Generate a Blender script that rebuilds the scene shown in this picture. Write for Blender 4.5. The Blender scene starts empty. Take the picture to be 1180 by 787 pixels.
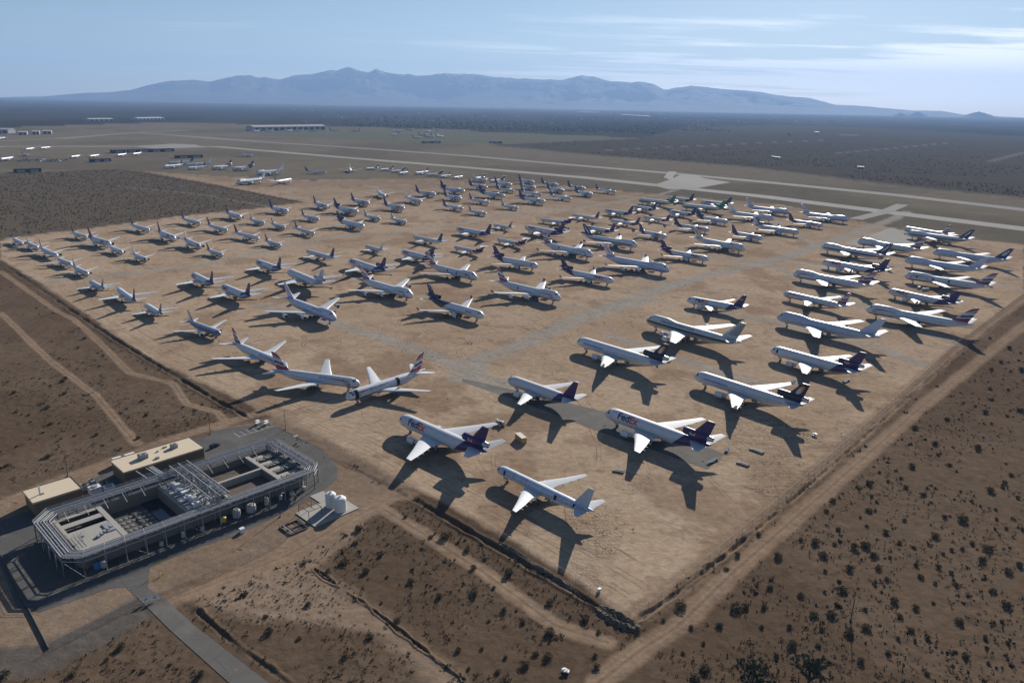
import bpy, bmesh, math, random
import numpy as np
from mathutils import Vector, Matrix, noise as mnoise
R_ = math.radians
random.seed(7)
RNG = np.random.RandomState(11)
scene = bpy.context.scene
COL = scene.collection
LOT=[(35.4,180.4),(29.3,187.2),(17.5,201.3),(-7.7,227.5),(-45.9,261.9),(-67.1,282.3),(-119.4,327),(-202.1,395.3),(-280.6,477.7),(-347.9,547.9),(-447.9,646.3),(-506.3,735.7),(-484.1,785.2),(-461.6,810.8),(-410.3,908.7),(-334.8,998.1),(-296.4,1067.7),(-493.6,1266.4),(-726,1482),(-548.1,1410.2),(-361.1,1365.7),(-231.2,1424.1),(-87,1436.3),(72.2,1371.9),(204.3,1271.2),(284.8,1212.1),(399.8,1143.7),(445.6,991.8),(478.1,898.6),(520.5,855.5),(561.3,826.9),(411.1,592.6),(274.8,447.3),(154.3,310.4),(89.3,238),(58.7,204.9)]
SCRUBW=[(-1063.4,932.6),(-958.3,1293),(-928,1382),(-864,1432),(-789,1507),(-635.7,1391.9),(-304.8,1076.2),(-337.4,1006.3),(-410.3,908.7),(-464.6,816.3),(-487.2,790.4),(-509.3,740.3),(-514.5,675.7),(-653.3,502.2)]
SCRUBE=[(-102,2654),(259,2186),(566,1895),(756.8,1467.6),(868.7,1306),(1046.7,1007.9),(1876.1,1264.8),(3124,3994),(2857,6385),(1456,6428),(547,3385),(81,2839)]
FIELD=[(-1153,3524),(-751,3874),(-230,3797),(326,3648),(547,3385),(81,2839),(-163,2688),(-513,2798),(-970,2958)]
OLIVE=[(-1925,1560),(-2250,2909),(-1908,4363),(-245,4033),(79,2778),(566,1895),(868.7,1306),(1046.7,1007.9),(758.6,717.7),(550.5,810),(472.6,898),(445.6,991.8),(399.8,1143.7),(284.8,1212.1),(73,1387.2),(-88,1453),(-301.7,1377.4),(-550.7,1376),(-789,1507),(-908.6,1351.5),(-1113.5,885.1)]
ASPH=[(-172.7,224.9),(-164.8,233.8),(-155.8,260.2),(-132.5,291.9),(-127.2,302),(-113.3,308.2),(-101.4,305),(-77.7,284.2),(-67.8,267.9),(-66,258.5),(-70,246.8),(-77.6,236.5),(-83.9,226.5),(-91.7,217.7),(-100.8,210.6),(-110.3,200.3),(-106.5,190.3),(-98.4,183.7),(-105.2,183.5),(-112.8,190.1),(-117.2,189.2),(-130.7,178),(-138.3,179.7),(-156.5,200.1)]
DRIVE=[(-107.2,185.4),(-99.7,185.6),(-85.7,173.5),(-58.7,152.7),(-35.8,136.3),(-46.9,133.6),(-67.4,151.6),(-91.5,171.5)]
GRADED=[(-97.6,184.9),(-70.2,222),(-45.8,241.4),(-51.9,218.4),(-59.1,201.1),(-41.3,185.4),(-10.6,155.8),(3.8,142.4),(-8.5,142.1),(-17.8,152.9),(-36.2,171),(-48.7,174.2),(-63.6,175.9),(-73.2,176),(-86.2,181.3)]
STRIP=[(-25.6,371.9),(4.9,354.7),(45.7,329.9),(70.7,310.3),(89.6,287.5),(79.2,272.9),(62.8,287.9),(39.3,307.9),(4.8,340.8),(-25.3,366.7)]
SLAB=[(353.7,809.7),(404.5,860.9),(464.4,933),(467.1,891.1),(444.6,830.3),(371.3,786.1)]
APRON=[(249.3,1389.7),(297.8,1495.5),(346.5,1616.5),(377.1,1623),(381.1,1547.5),(414.1,1475.9),(314.4,1343.6),(265.7,1328.1)]
APRON2=[(-1094,2200),(-1041,2362),(-965,2339),(-894,2225),(-979,2112)]
LINES=[('aisle',9,[(-26.1,371.9),(-17,404.9),(5.2,430.4),(40.4,485.6),(98.5,559.3),(152.7,623.6),(243.4,705.5),(328.1,801.7),(430.2,918.8),(508.1,1015.6),(564,1091)]),('aisle',7,[(-176.7,510.1),(-115.9,470.6),(-73.4,434),(-40.7,405),(-13.3,371.3),(9.3,359.8)]),('aisle',6,[(-356.1,567.2),(-335,590.5),(-302.2,609.8),(-267.1,648.6),(-237.3,699.8),(-213,758.1),(-162.8,817.3),(-126.5,827.4),(-73.8,883.2),(21,1014.8),(96.5,1069.8),(167.5,1160.2),(239.8,1252.2),(319.7,1402.8)]),('aisle',5,[(-20.3,552.5),(30.7,525.7),(66.4,509.5),(110,549.5)]),('aisle',5,[(83.1,655.5),(131.9,593.4),(151.9,620.2)]),('aisle',5,[(212.5,706.6),(241.5,670.1),(250,574),(277.8,452.9)]),('aisle',4,[(346.6,1096.9),(316,761),(341.6,719.1),(417,601.9)]),('aisle',5,[(153.9,744.4),(225.7,695.7)]),('pale',5,[(260.4,707.1),(271.9,700.1),(285.2,677.9),(293.7,663.8)]),('aisle',6,[(146.8,515.3),(181.7,491.3),(223.2,440.6),(233.7,409.1)]),('aisle',5,[(60.3,457.1),(102.8,401.4),(141.1,363.2)]),('rwy',40,[(-1476.7,1187.3),(-1394,2095),(-1125,2189),(-994,2244),(-872,2264),(-420,1927),(-103,1701),(139.2,1516.6),(268.7,1384.4),(406,1246.9),(537.1,1071.3),(636.3,943.7),(781,740.2)]),('rwy',42,[(-1468,2504),(-1480,3046),(-1032,2688),(-511,2356),(-126,2076),(113,1849),(329,1660),(484.3,1497.7),(650.5,1308),(760.6,1137.5),(916.2,876.4)]),('rwy',28,[(-1837,1829),(-1544,2325),(-1500,2515),(-1480,3046),(-1400,3353)]),('rwy',25,[(-1480,3046),(-1139,2806),(-853,2599)]),('rwy',18,[(449.1,1000),(522.2,1076.2),(596.6,1173.2)]),('rwy',18,[(319.7,1402.8),(308.5,1551.1),(347,1700)]),('dirtroad',7,[(37.4,181.9),(58,202.2),(88.2,234.4),(151.9,304.8),(268.9,436.7),(399.6,574.8),(745.9,917.3)]),('dirtroad',6,[(23.4,154.9),(36.4,167.9),(47.5,177),(72.4,205.4),(113.9,250),(200,343),(349.4,496.5),(613.1,745.5)]),('dirtroad',3.5,[(-419.4,602.5),(-312.4,492.9),(-283.2,467),(-248.4,427.9),(-199.4,370.1),(-170.7,356.3),(-153.4,330.6),(-135.4,321),(-126.1,308.6),(-128.5,302.8)]),('dirtroad',6,[(-179.4,235.1),(-170.9,252),(-159.5,267.4),(-143,292.3),(-129.9,306.5),(-115.4,320.9)]),('dirtroad',3.5,[(-339.2,479.9),(-248.3,383.8),(-201.1,339.2),(-155.3,285.8)]),('dirtroad',7,[(-100.8,180.9),(-70.4,207.7),(-43.4,245.9),(-37.3,248)]),('greyroad',10,[(-142.8,158.7),(-128.7,157.5),(-118.7,159.3),(-110.8,169.5),(-103.2,180.8)]),('dirtroad',5,[(-45.3,238.3),(-6.7,200.5),(13.6,176.7),(27.4,170)]),('farroad',14,[(291,2465),(916,3102),(1424,3608)]),('farroad',14,[(1044,2537),(2031,3626)]),('farroad',14,[(1400,2286),(1845,2828),(5754,7395)]),('farroad',30,[(1736,4557),(2074,4135)]),('farroad',8,[(30,2312),(235,1981),(535,1788),(689.8,1503.5),(834.8,1253.2)]),('farroad',6,[(-644.8,1224.7),(-469.2,1133.7),(-312.9,1001.2)]),('dark',5,[(-792,1506),(-709,1447),(-483.9,1241),(-302.2,1066.8)]),('ditch',2.6,[(-441,635.7),(-330,522.8),(-255,445.5),(-184,376.3),(-147.2,340.9),(-116.7,312.9),(-96.4,297.1),(-77.3,280.2),(-44.7,254.3),(-13.4,224),(9.5,201.9),(28.8,182.4),(34.9,176.6)]),('ditch',0.8,[(-59.8,200.6),(-41.1,184.6),(-24,167.9),(-10.6,155.2)]),('ditch',2,[(-87,179),(-75.4,168.8),(-54.4,152.8)]),('ditch',1.7,[(37,179.3),(57.3,199),(86.8,229.8),(149.2,298.5),(262.3,424.8),(388.8,557.9)])]
FENCEP=[[(-99.9,184.8),(-96.7,188.6),(-91.3,194.2),(-85.8,200.6),(-78.9,208.4),(-73,216.6),(-70.8,224.2)],[(-104.9,182.3),(-109.6,176.4),(-114.4,169.8),(-119.3,162.9)]]
BOLL=(-107.5,193.7)
PIPE=[(-159,204.3),(-119.7,163.2)]
RINGS=[(-23.4,430.3),(16.8,473.7),(-124,427.3),(156.5,553.1),(70.6,546.4),(-64.6,488.9),(-93.3,363)]
BT=(-202.2,347.3)
WINGP=[(83.3,280,-0.9,7,'detached blue wing flap on the ground behind a purple tail'),(91.9,290.9,-0.5,5,'short detached flap lying at the end of the asphalt strip'),(169.1,390.9,-0.9,9,'detached wing flap behind the small-windowed purple-tailed jet'),(178.5,377.9,-0.9,8,'detached wing part by the right-hand perimeter track')]
SLABP=[(43.3,269.9,-0.35,4.6,2.4,'flat stack of grey panels on the sand below the strip'),(104.3,290.6,-0.8,6,2,'weathered grey panels at the end of the asphalt strip'),(94.9,278.1,-0.7,5,2,'broken grey panels near the right perimeter track')]
JUNK=[(15.2,158.6,1.4,'white scrap pile in the brush at the bottom middle'),(135,307.7,1.5,'scrap beside the right-hand perimeter track'),(27.4,192.5,0.9,'pale scrap near the front corner of the lot'),(-314.3,539.7,1.2,'dark scrap by the left fence'),(218.5,461.9,1.5,'scrap under the tail of the plain jumbo jet')]
CRATES=[(330.4,600.8),(331.3,594.9),(334.2,595.2)]
HEAPS=[(31.4,179.9,8,3.2,1.3,-0.75,'dark rubble heap in the ditch at the front corner'),(14.6,197.6,12,1.7,0.6,-0.85,'long low rubble bank along the left fence ditch'),(1.3,213.1,9,1.4,0.5,-0.8,'narrow rubble bank halfway along the fence ditch')]
HANG=[(-1161,3409,-922,3713,60,17,'fb','fr_','long pale hangar below the middle of the mountains','hangar'),(-1010,1935,-903,2039,25,7,'fd','fd','long low dark building with flat roof at upper left','long_building','flat'),(-795,1809,-752,1850,20,6,'fd','fd','short dark shelter behind the far-left jets','shelter','flat'),(-912,1657,-889,1688,18,6,'fd','fd','small dark shelter right of the ground vehicles','shelter','flat'),(-916,1402,-882,1428,14,6,'fd','fd','dark shelter at the left edge by the scrub','shelter','flat'),(-2358,4300,-2288,4423,50,9,'fb','fw','pale warehouse far off at upper left','hangar'),(-2209,4535,-2146,4729,60,11,'fb','fw','wide pale warehouse right of the first at upper left','hangar'),(-1861,2809,-1816,2807,40,13,'fb','fw','large hangar at the left edge of the far apron','hangar'),(-1733,2716,-1710,2727,30,9,'fb','fw','white-roofed hangar,left of the far-left row','hangar'),(-1713,2763,-1694,2772,30,10,'fb','fw','white-roofed hangar,middle of the far-left row','hangar'),(-1703,2807,-1679,2819,30,10,'fb','fw','white-roofed hangar,right of the far-left row','hangar'),(-91,2774,-53,2758,20,5,'fd','fd','small dark hut on the far olive field','shed'),(-322,2686,-264,2708,20,5,'fd','fd','low dark shelter below the distant cluster','shed'),(961,12482,1302,12462,60,14,'fb','fw','long white building in the far town','shed'),(1369,10106,1560,9134,60,16,'fb','fw','bright building at the right end of the far town','shed'),(1732,4555,1763,4571,12,8,'fb','fw','white shed on the far desert road','shed'),(838,1895,851,1890,8,5,'fb','fw','small white hut in the right-hand scrub','shed'),(745,2251,753,2200,8,4,'fb','fw','low white sheds in the right-hand scrub','shed')]
HOUSES=[(-1514,12448),(715,7301),(-390,14353),(1698,12098),(1431,9164),(-1577,6419),(-2863,10129),(6321,20593),(-584,5488),(-1118,8999),(3064,7263),(253,5609),(3686,12015),(406,8241),(1347,8119),(-1175,6368),(1224,7511),(3268,9914),(591,7124),(1377,5743),(1571,8312),(-1860,7545),(2068,8227),(1486,11322),(-713,9342),(-1321,4880),(3379,10308),(351,7525),(4078,18350),(3940,11687),(1714,7799),(8479,23129),(-63,6921),(2541,9020),(372,14149),(3585,9481),(3712,11007),(-1362,6114),(-1627,8353),(-841,6142),(3450,8631),(306,15131),(2438,15586),(-491,6421),(387,5387),(-161,10256),(-325,7977),(946,7432),(1274,10077),(4476,12603),(2072,10555),(4721,12660),(3059,9518),(5989,14359),(1824,9664),(-1013,5771),(7013,21680),(4053,10162),(3025,8491),(1173,10154),(2673,12206),(-803,5693),(4391,14487),(1438,12127),(-704,7998),(-1478,5979),(5894,18486),(5789,13906),(-1923,8403),(2139,7589),(16,8272),(-1000,5417),(-904,11081),(3172,12280),(3026,9080),(-1358,5200),(1288,8687),(-2441,9391),(3236,14570),(-406,7374),(5429,16051),(3355,8167),(415,5902),(7368,17450),(-677,9632)]
GEAR=[(-1056,1639),(-1058,1649),(-1049,1641),(-1062,1668),(-1067,1681),(-1058,1673),(-1037,1645),(-1052,1676),(-1046,1672),(-1040,1669),(-1037,1670),(-1034,1671),(-1013,1643),(-1036,1688),(-1038,1698),(-1002,1644),(-1001,1649),(-994,1644),(-1009,1676),(-989,1647),(-986,1650),(-1007,1691),(-986,1662),(-979,1657),(-982,1668),(-983,1677),(-987,1692),(-982,1689)]
SHRUBS=[(120.1,249.4),(130.4,242.8),(113.7,229.2),(108.9,220.1),(148.1,265.6),(154.6,268.5),(102.5,213.2),(87.3,211.8),(99.7,204.6),(108,206.3),(117.4,201.1),(124,213),(117.3,206.6),(134.9,219),(131.4,221.8),(131.5,199.4),(137.6,198.8),(128.7,202.7),(148.7,202.5),(173.8,232.4),(159,218.9),(150.7,218.6),(142.6,215.5),(167.3,220.1),(102.1,199.3),(101.1,194.5),(87.4,191.7),(112.9,194.8),(125.9,189.8),(119.4,187.4),(114.6,190.2),(112.8,183.5),(104.2,186.2),(87.9,182.8),(93.1,183),(79.2,177.7),(94.9,175.1),(100.5,177.6),(87.8,176.5),(107.7,173.8),(116.5,175.4),(113,177.3),(128.7,181.2),(132.1,174.5),(137.2,172.7),(146.9,189),(147.3,195.9),(140.9,181.5),(117.1,163.4),(122.6,167.2),(108.7,160.3),(102.2,167.9),(93.2,164),(71.7,165.8),(77.5,170.3),(50.4,185.3),(68.7,204.6),(74.4,212.3),(85.1,225.1),(51.5,160.5),(46.9,166.3),(114.7,218.3),(118.9,219.4),(119.1,213.8),(145.7,226.3),(140.8,221.2),(161.3,237.3),(140.2,236.5),(132.8,242.9),(184.2,259.3),(194,266.1),(200.9,273.2),(180,275.1),(191.8,254.6),(173.8,247.9),(156,239.3),(157,255.7),(164.1,261),(164,209.9),(158.1,206.2),(153.4,212.2),(79.4,195.4),(74.3,192.8),(71.4,177.4),(66.3,185),(69.3,185.9),(74.6,186),(51.4,176.8),(53.4,170.3),(50.9,192.1),(44.2,179.4),(-55.3,199.7),(-51.6,204.3),(-40.6,208.4),(-32.8,214.5),(-35.9,232.3),(-36.7,197.7),(-29.2,195.4),(-21.2,219.9),(-13.3,212.2),(-10.6,203),(-4,193.3),(-9.8,190.2),(-19.8,188.3),(-5,178.1),(12.4,186.2),(11.9,173.6),(-30.5,177.4),(-36.8,170.2),(-55.7,169),(-41.9,162.2),(-67.6,177.7),(-63.7,203.9),(-16.4,217),(4.5,177.7),(7.9,164.9),(-0.1,163.4),(-6.4,166.4),(-9.5,158.8),(23.5,164.6),(23.5,160.3),(-12.6,165.6),(11,163.7),(36.3,175),(25.4,174),(-50.2,215.8),(-25.7,219.7),(-0.8,182.7),(-101.2,164.3),(-91.4,155.7),(-67.1,177.6),(-64.4,171.1),(-108.4,154.4),(-102.6,159.7),(-124.9,153.5),(-85.8,158.4),(-76.5,155.2),(-204.1,352),(-227.2,359.4),(-157.4,291.2),(-226.4,355.9),(-240.9,340.1)]
SKY=[(-1.0274,-263),(-0.7791,-187),(-0.5793,26),(-0.5395,69),(-0.5188,127),(-0.4975,186),(-0.4716,225),(-0.4538,277),(-0.4335,443),(-0.4073,596),(-0.384,625),(-0.3682,586),(-0.3604,642),(-0.3456,740),(-0.323,835),(-0.3135,750),(-0.3055,781),(-0.2898,695),(-0.2755,789),(-0.2519,895),(-0.2302,1019),(-0.222,983),(-0.2073,1112),(-0.1959,1055),(-0.1834,1029),(-0.1742,1134),(-0.1645,1020),(-0.1455,964),(-0.1263,930),(-0.0995,990),(-0.0715,1006),(-0.0498,990),(-0.0227,924),(0.0262,894),(0.0588,895),(0.0812,1051),(0.1018,979),(0.1181,880),(0.1417,836),(0.1534,866),(0.1716,768),(0.1826,640),(0.1981,725),(0.2157,757),(0.2345,711),(0.2603,655),(0.2806,637),(0.3109,532),(0.3552,447),(0.3847,257),(0.4174,223),(0.4627,147),(0.4929,151),(0.5146,56),(0.5713,10),(0.7241,39),(0.9962,46)]
PLANES=[('left','737','nofin',-464.4,704.5,-0.777,1.01,26,281),('left','737','white',-437.6,684.2,-0.759,1.03,43,286),('left','757','silvertail',-398.3,647.5,-0.75,1,66,295),('left','737','nofin',-367.4,614.8,-0.733,1.04,82,305),('left','737','white',-336.4,583,-0.75,1.03,101,316),('left','a320','darktail',-423.2,741,-0.698,1.01,100,273),('left','a310','fedex',-379.9,702.2,-0.681,1.01,127,281),('left','737','nofin',-353.3,671.6,-0.768,1.02,141,291),('left','737','greynose',-317.3,640.7,-0.794,1.02,169,300),('left','757','darktail',-382.9,787.9,-0.724,1,172,265),('left','a310','fedex',-334.3,737.3,-0.82,1.02,201,275),('left','a310','fedexnose',-294.7,699.7,-0.864,0.95,230,284),('left','737','redtail',-261.7,669,-0.75,0.96,257,294),('left','757','darktail',-349.3,837.7,-0.742,1.01,231,258),('left','757','darktail',-303.8,795.7,-0.75,0.99,262,266),('left','a310','fedexplain',-321,885.6,-0.846,0.97,277,250),('left','757','darktail',-255.4,750.4,-0.698,1.01,299,275),('left','737','nofin2',-283.2,854.3,-0.724,1.02,305,257),('left','737','redtail',-224.3,719.2,-0.794,1,324,283),('left','a310','fedex',-281.2,939.9,-0.75,0.97,332,243),('left','737','white',-251,824.9,-0.794,1.01,329,263),('left','a320','darktail',-229.6,887.8,-0.724,1.02,368,253),('left','757','darktail',-208.9,785.5,-0.829,0.97,362,269),('left','a310','fedex',-243.7,989.3,-0.899,0.96,378,238),('left','dc10','fedex',-195,944.6,-0.759,0.99,413,244),('left','a310','fedex',-196.9,1030.4,-0.777,0.97,426,234),('left','dc10','fedexplain',-165.8,832,-0.759,0.98,420,261),('left','737','white',-159.5,901.1,-0.742,1.05,439,253),('left','737','white',-125.7,880.5,-0.794,1.01,468,256),('left','767','whiteall',-190.9,1118.8,-1.196,1,443,226),('left','a310','fedex',-143,986,-0.768,1,466,240),('left','767','whiteall',-129.3,1058.4,-0.995,1.01,486,233),('edge','737','striped',-320,556.5,2.339,1.03,104,325),('edge','757','redtail',-286.6,531.7,2.278,1.01,136,334),('edge','737','striped',-248.2,492.6,2.313,1.03,168,352),('edge','a310','fedex',-252,579.8,2.286,1.01,222,317),('edge','a310','fedex',-214.8,542.8,2.347,1.01,256,330),('edge','a310','fedex',-219.4,633.5,2.321,1.02,296,302),('edge','757','bluetail',-191.5,688.6,2.356,1.05,353,290),('edge','md11','graytail',-181,595.3,2.269,1.06,333,313),('edge','737','whiteall',-143.9,724.3,2.304,1,421,284),('edge','md11','fedex',-142.2,643.9,2.269,1.04,403,301),('front','a320','navybody',-174.5,430.1,-0.681,1.03,254,384),('front','747','china',-113.1,463.3,-0.785,0.93,386,365),('front','767','ba',-121,375.8,-0.716,0.94,326,419),('front','767s','ba',-74.8,349,-0.279,1.03,415,442),('front','767s','badoors',-77.7,330.6,-2.304,1.02,399,458),('corner','dc10','fedextextnw',-48.6,306.8,2.4,1,461,481),('corner','dc10','fedextext',43.4,318.2,2.356,1.01,698,474),('corner','a310','fedexplain',-1.5,359.2,2.374,0.99,586,436),('corner','757','bare',-4.6,262.5,2.365,1.02,573,540),('corner','md11','sun',38.6,424.9,2.339,1.06,665,393),('corner','md11','sun',95.4,369.9,2.304,1.03,800,432),('corner','a310','fedextext',126.5,532.8,2.478,0.96,792,344),('corner','747','evergreen',87.7,473.1,2.286,1.03,746,368),('corner','dc10','fedexplain',150.1,416.2,2.269,1,888,402),('corner','747','bluewhite',177.5,488.1,2.295,1,896,363),('right','747','sia',311.2,759.1,2.217,1.03,946,284),('right','md11','fedextext',281.5,680.1,2.278,1,947,302),('right','747','ba',236.9,627.4,2.295,0.99,914,314),('right','767','ba',205.1,557.5,2.243,0.97,903,338),('right','747','ba',363.8,795.7,2.164,1.03,988,277),('right','777','ba',462.6,897.4,2.042,0.93,1041,263),('right','747','sia',445.4,857,2.286,0.99,1044,268),('right','747','koru',414.8,741.6,2.347,0.97,1075,290),('right','747','bluewhite',365.1,696.9,2.339,0.97,1042,299),('right','747','badoors',331.5,628.3,2.374,0.96,1042,316),('right','md11','fedextext',291.5,572.4,2.155,0.9,1024,334),('right','747','ba',248.1,513.3,2.417,0.97,998,355),('mid','747','badoors',-28.9,588.4,-0.768,0.9,550,319),('mid','747','ba',-72.1,526.1,-0.768,0.93,475,339),('mid','md11','darkrear',-18.9,476.3,-0.759,0.95,557,364),('mid','747','ba4',34.5,526.4,-0.759,0.95,646,343),('mid','dc10','fedexplain',21.1,638.4,-0.672,0.94,620,306),('mid','md11','fedextext',80,587.2,-0.716,0.9,707,323),('mid','747','ba4',73.3,690.1,-0.838,0.99,683,293),('mid','747','china4',132.5,629.6,-0.75,1.02,771,311),('mid','747','sia4',122.8,744.2,-0.75,1,735,282),('mid','md11','fedextext',179.5,685,-0.777,0.9,817,298),('mid','747','thai',227.9,737.4,-0.934,0.96,859,286),('mid','a310','fedextext',164.1,805.5,-0.89,0.9,769,273),('mid','a300','fedextext',222.5,858.5,-0.759,0.9,818,265),('mid','dc10','fedexplain',261.3,922.4,-0.855,0.9,840,255),('mid','a310','fedextext',268.2,808.9,-0.873,0.9,880,274),('mid','md11','cathay',321.3,848.7,-0.803,0.97,921,268),('mid','747','whiteall',326.2,950.9,-0.812,0.97,892,252),('mid','a300','fedextext',372.2,909.4,-0.881,0.9,949,260),('mid','747','china',368.1,1017,-0.803,0.95,910,244),('mid','747','china',422.7,957.9,-0.829,0.95,978,253),('midl','dc10','fedex',-103.7,691.6,2.321,0.93,463,290),('midl','757','bluetail',-104.6,777.9,2.365,1.03,476,273),('midl','a300','fedex',-63.4,828.3,2.382,1.02,526,264),('midl','737','striped',-23.9,873.2,2.33,0.98,569,259),('midl','727','fedex',-17.6,776.2,2.347,0.96,573,276),('midl','727','fedex',-58.4,728.9,2.4,0.93,523,284),('midl','md11','fedextext',12.1,845.5,2.295,1.05,605,262),('midl','727','fedex',31.9,920,2.461,1.06,623,253),('midl','757','darktail',73.5,961.9,2.339,0.97,660,248),('midl','a300','fedextext',79.7,863.1,2.278,0.9,673,261),('midl','a310','fedex',118.9,1002,2.374,1,697,243),('midl','a310','fedex',163.4,1051.3,2.251,0.94,729,238),('midl','757','fedexplain',116.8,920.4,2.339,0.97,703,254),('midl','757','fedexplain',163.1,957.9,2.278,0.92,741,250),('midl','a310','fedextext',204.4,1007.7,2.304,0.96,770,244),('midl','md11','green',182.9,1124.2,2.4,1.04,736,231),('midl','a310','fedextext',232.3,1158.2,2.374,0.99,770,228),('midl','md11','green',235,1067.4,2.513,1.06,786,237),('midl','a310','fedextext',271.6,1116.1,2.461,1.06,807,233),('back','a310','fedextext',-118.9,1145.8,-0.724,1.01,502,224),('back','dc10','fedex',-78,1190,-0.724,1.04,536,221),('back','a310','fedex',-77.1,1103.2,-0.846,0.97,532,229),('back','757','fedexplain',-67.4,1000.5,-0.812,0.97,534,241),('back','a310','fedex',-44.9,1257.6,-0.75,1,562,216),('back','a310','fedex',-5.3,1304.8,-0.803,0.98,590,213),('back','757','fedexplain',-0.2,1219.9,-0.812,0.99,593,220),('back','dc10','fedex',-14.9,1140.9,-0.724,1.01,582,226),('back','757','bluetail',-35.2,1069,-0.812,0.98,564,234),('back','737','white',-35.2,962.2,-0.724,1.05,561,247),('back','737','white',5.3,1021,-0.742,1.03,597,240),('back','a310','fedex',34.2,1357.2,-0.864,0.96,616,210),('back','a310','fedex',34.7,1265.9,-0.89,0.95,618,217),('back','757','bluetail',41.7,1176.1,-0.777,1.01,624,225),('back','dc10','fedex',43.8,1081.9,-0.768,0.99,629,233),('back','a310','fedex',74.6,1315.3,-0.846,0.97,644,214),('back','a310','fedex',79.7,1230.4,-0.873,0.96,650,220),('back','757','bluetail',85.1,1134.2,-0.785,1,659,229),('back','a310','fedex',117.2,1270.5,-0.864,0.96,675,217),('back','a310','fedex',121.6,1185.9,-0.899,0.94,684,224),('back','757','bluetail',163.8,1235.5,-0.812,0.97,710,221),('farrow','767s','whiteall',-325.6,1518.8,-1.353,1,404,197),('farrow','727','fedex',-307.7,1579.5,-2.094,0.99,421,195),('farrow','727','fedex',-275.5,1561.2,-2.112,1,437,196),('farrow','727','fedex',-248.3,1530.2,-2.199,1.01,450,198),('farrow','737','bluetail',-227,1497,-2.042,1,459,200),('farrow','757','bluetail',-194.9,1497.7,-2.059,0.99,478,200),('farrow','727','fedex',-170.8,1471.7,-2.295,1.01,491,202),('farrow','737','bluetail',-141.9,1448.3,-2.147,1,507,204),('farrow','737','whiteall',-115.2,1427.5,-2.077,1,522,205),('farrow','727','fedex',-78.6,1413.8,-2.103,0.99,544,206),('farrow','767s','whiteall',-51,1378.4,-0.934,0.95,561,208),('farrow','727','fedex',-46.8,1375.7,-2.251,1.01,563,209),('farleft','767','bluetail',-698.2,1526.7,-1.911,1,188,192),('farleft','767','bluetail',-724.4,1605.8,-2.33,1.06,193,188),('farleft','767','whiteall',-677.5,1576.4,-2.4,1.06,212,190),('farleft','757','bluetail',-644.9,1512,-2.025,1.02,216,194),('farleft','dc10','fedex',-599.5,1518.3,-2.007,1.01,244,193),('farleft','dc10','fedex',-553.9,1502.8,-2.103,1.02,267,195),('farleft','747','whiteall',-480.5,1422,-2.112,1.01,294,199),('farleft','747','whiteall',-457,1256.8,-1.99,1,273,210),('farleft','767','darktail',-387.7,1328.1,1.326,1.02,336,207),('farleft','757','bluetail',-365,1484.7,-0.175,0.95,376,199),('farleft','757','whiteall',-640,1883.2,-0.62,0.96,291,179),('remote','757','bluetail',-1236.2,1952.3,-1.501,0.97,29,172),('remote','757','bluetail',-1229.5,2003.1,-1.606,0.97,46,171),('remote','767','bluetail',-1089.2,1629.4,-1.51,0.97,0,184),('remote','737','bluetail',-1119.4,1772.1,-0.654,0.99,32,179),('remote','757','bluetail',-999.5,1734.8,-1.518,0.97,81,181),('remote','757','bluetail',-973.3,1764.3,-1.58,0.97,103,180),('remote','757','bluetail',-935.1,1813.4,-1.597,0.98,135,179),('remote','757','bluetail',-920.4,1857.7,-1.597,0.98,153,178),('remote','767','bluetail',-1601.3,2382.4,-1.693,0.97,-8,160),('apron','767s','farred',-1094.4,3330.2,1.161,0.99,299,151),('apron','767s','farred',-1043.6,3357.9,0.899,1.02,315,151),('apron','767s','farred',-980.6,3419.8,1.126,1,336,151),('apron','767s','farred',-936.9,3443.9,0.803,1.03,350,151),('apron','767s','farred',-878.8,3475.9,0.55,1.06,367,151),('apron','767s','farred',-806.4,3573.4,0.515,1.06,391,150),('apron','767s','farred',-751.3,3546.3,3.046,0.99,404,151),('apron2','767s','bluetail',-506.4,3169.8,-2.234,0.99,451,156),('apron2','767s','farred',-497.1,3809.1,0.611,0.99,477,149),('apron2','767s','whiteall',-537.2,3664.3,0.794,0.97,463,151),('apron2','767s','farred',-367.9,3025,0.785,0.97,485,158),('apron2','767s','farred',-368.5,3258.1,0.637,0.98,493,155),('apron2','767s','farred',-322.9,3085.3,0.611,0.99,500,158),('apron2','767s','farred',-322.4,3257.3,0.829,0.97,506,156),('apron2','767s','bluetail',-291.4,3140.9,0.864,0.97,511,157),('apron2','767s','whiteall',-367.6,3882.9,0.48,1.01,509,149),('apron2','767s','whiteall',-402.4,3679.4,0.899,0.97,496,151)]


# ---------------------------------------------------------------- helpers
def props(o, label=None, cat=None, group=None, kind=None):
    if label: o['label'] = label
    if cat: o['category'] = cat
    if group: o['group'] = group
    if kind: o['kind'] = kind
    return o

def empty(name, loc=(0, 0, 0), rz=0.0, sc=1.0):
    o = bpy.data.objects.new(name, None)
    COL.objects.link(o)
    o.empty_display_size = 1
    o.location = loc
    o.rotation_euler = (0, 0, rz)
    o.scale = (sc, sc, sc)
    return o

def copy_tree(o, parent=None):
    c = o.copy()
    COL.objects.link(c)
    if parent is not None:
        c.parent = parent
    for ch in list(o.children):
        copy_tree(ch, c)
    return c

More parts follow.
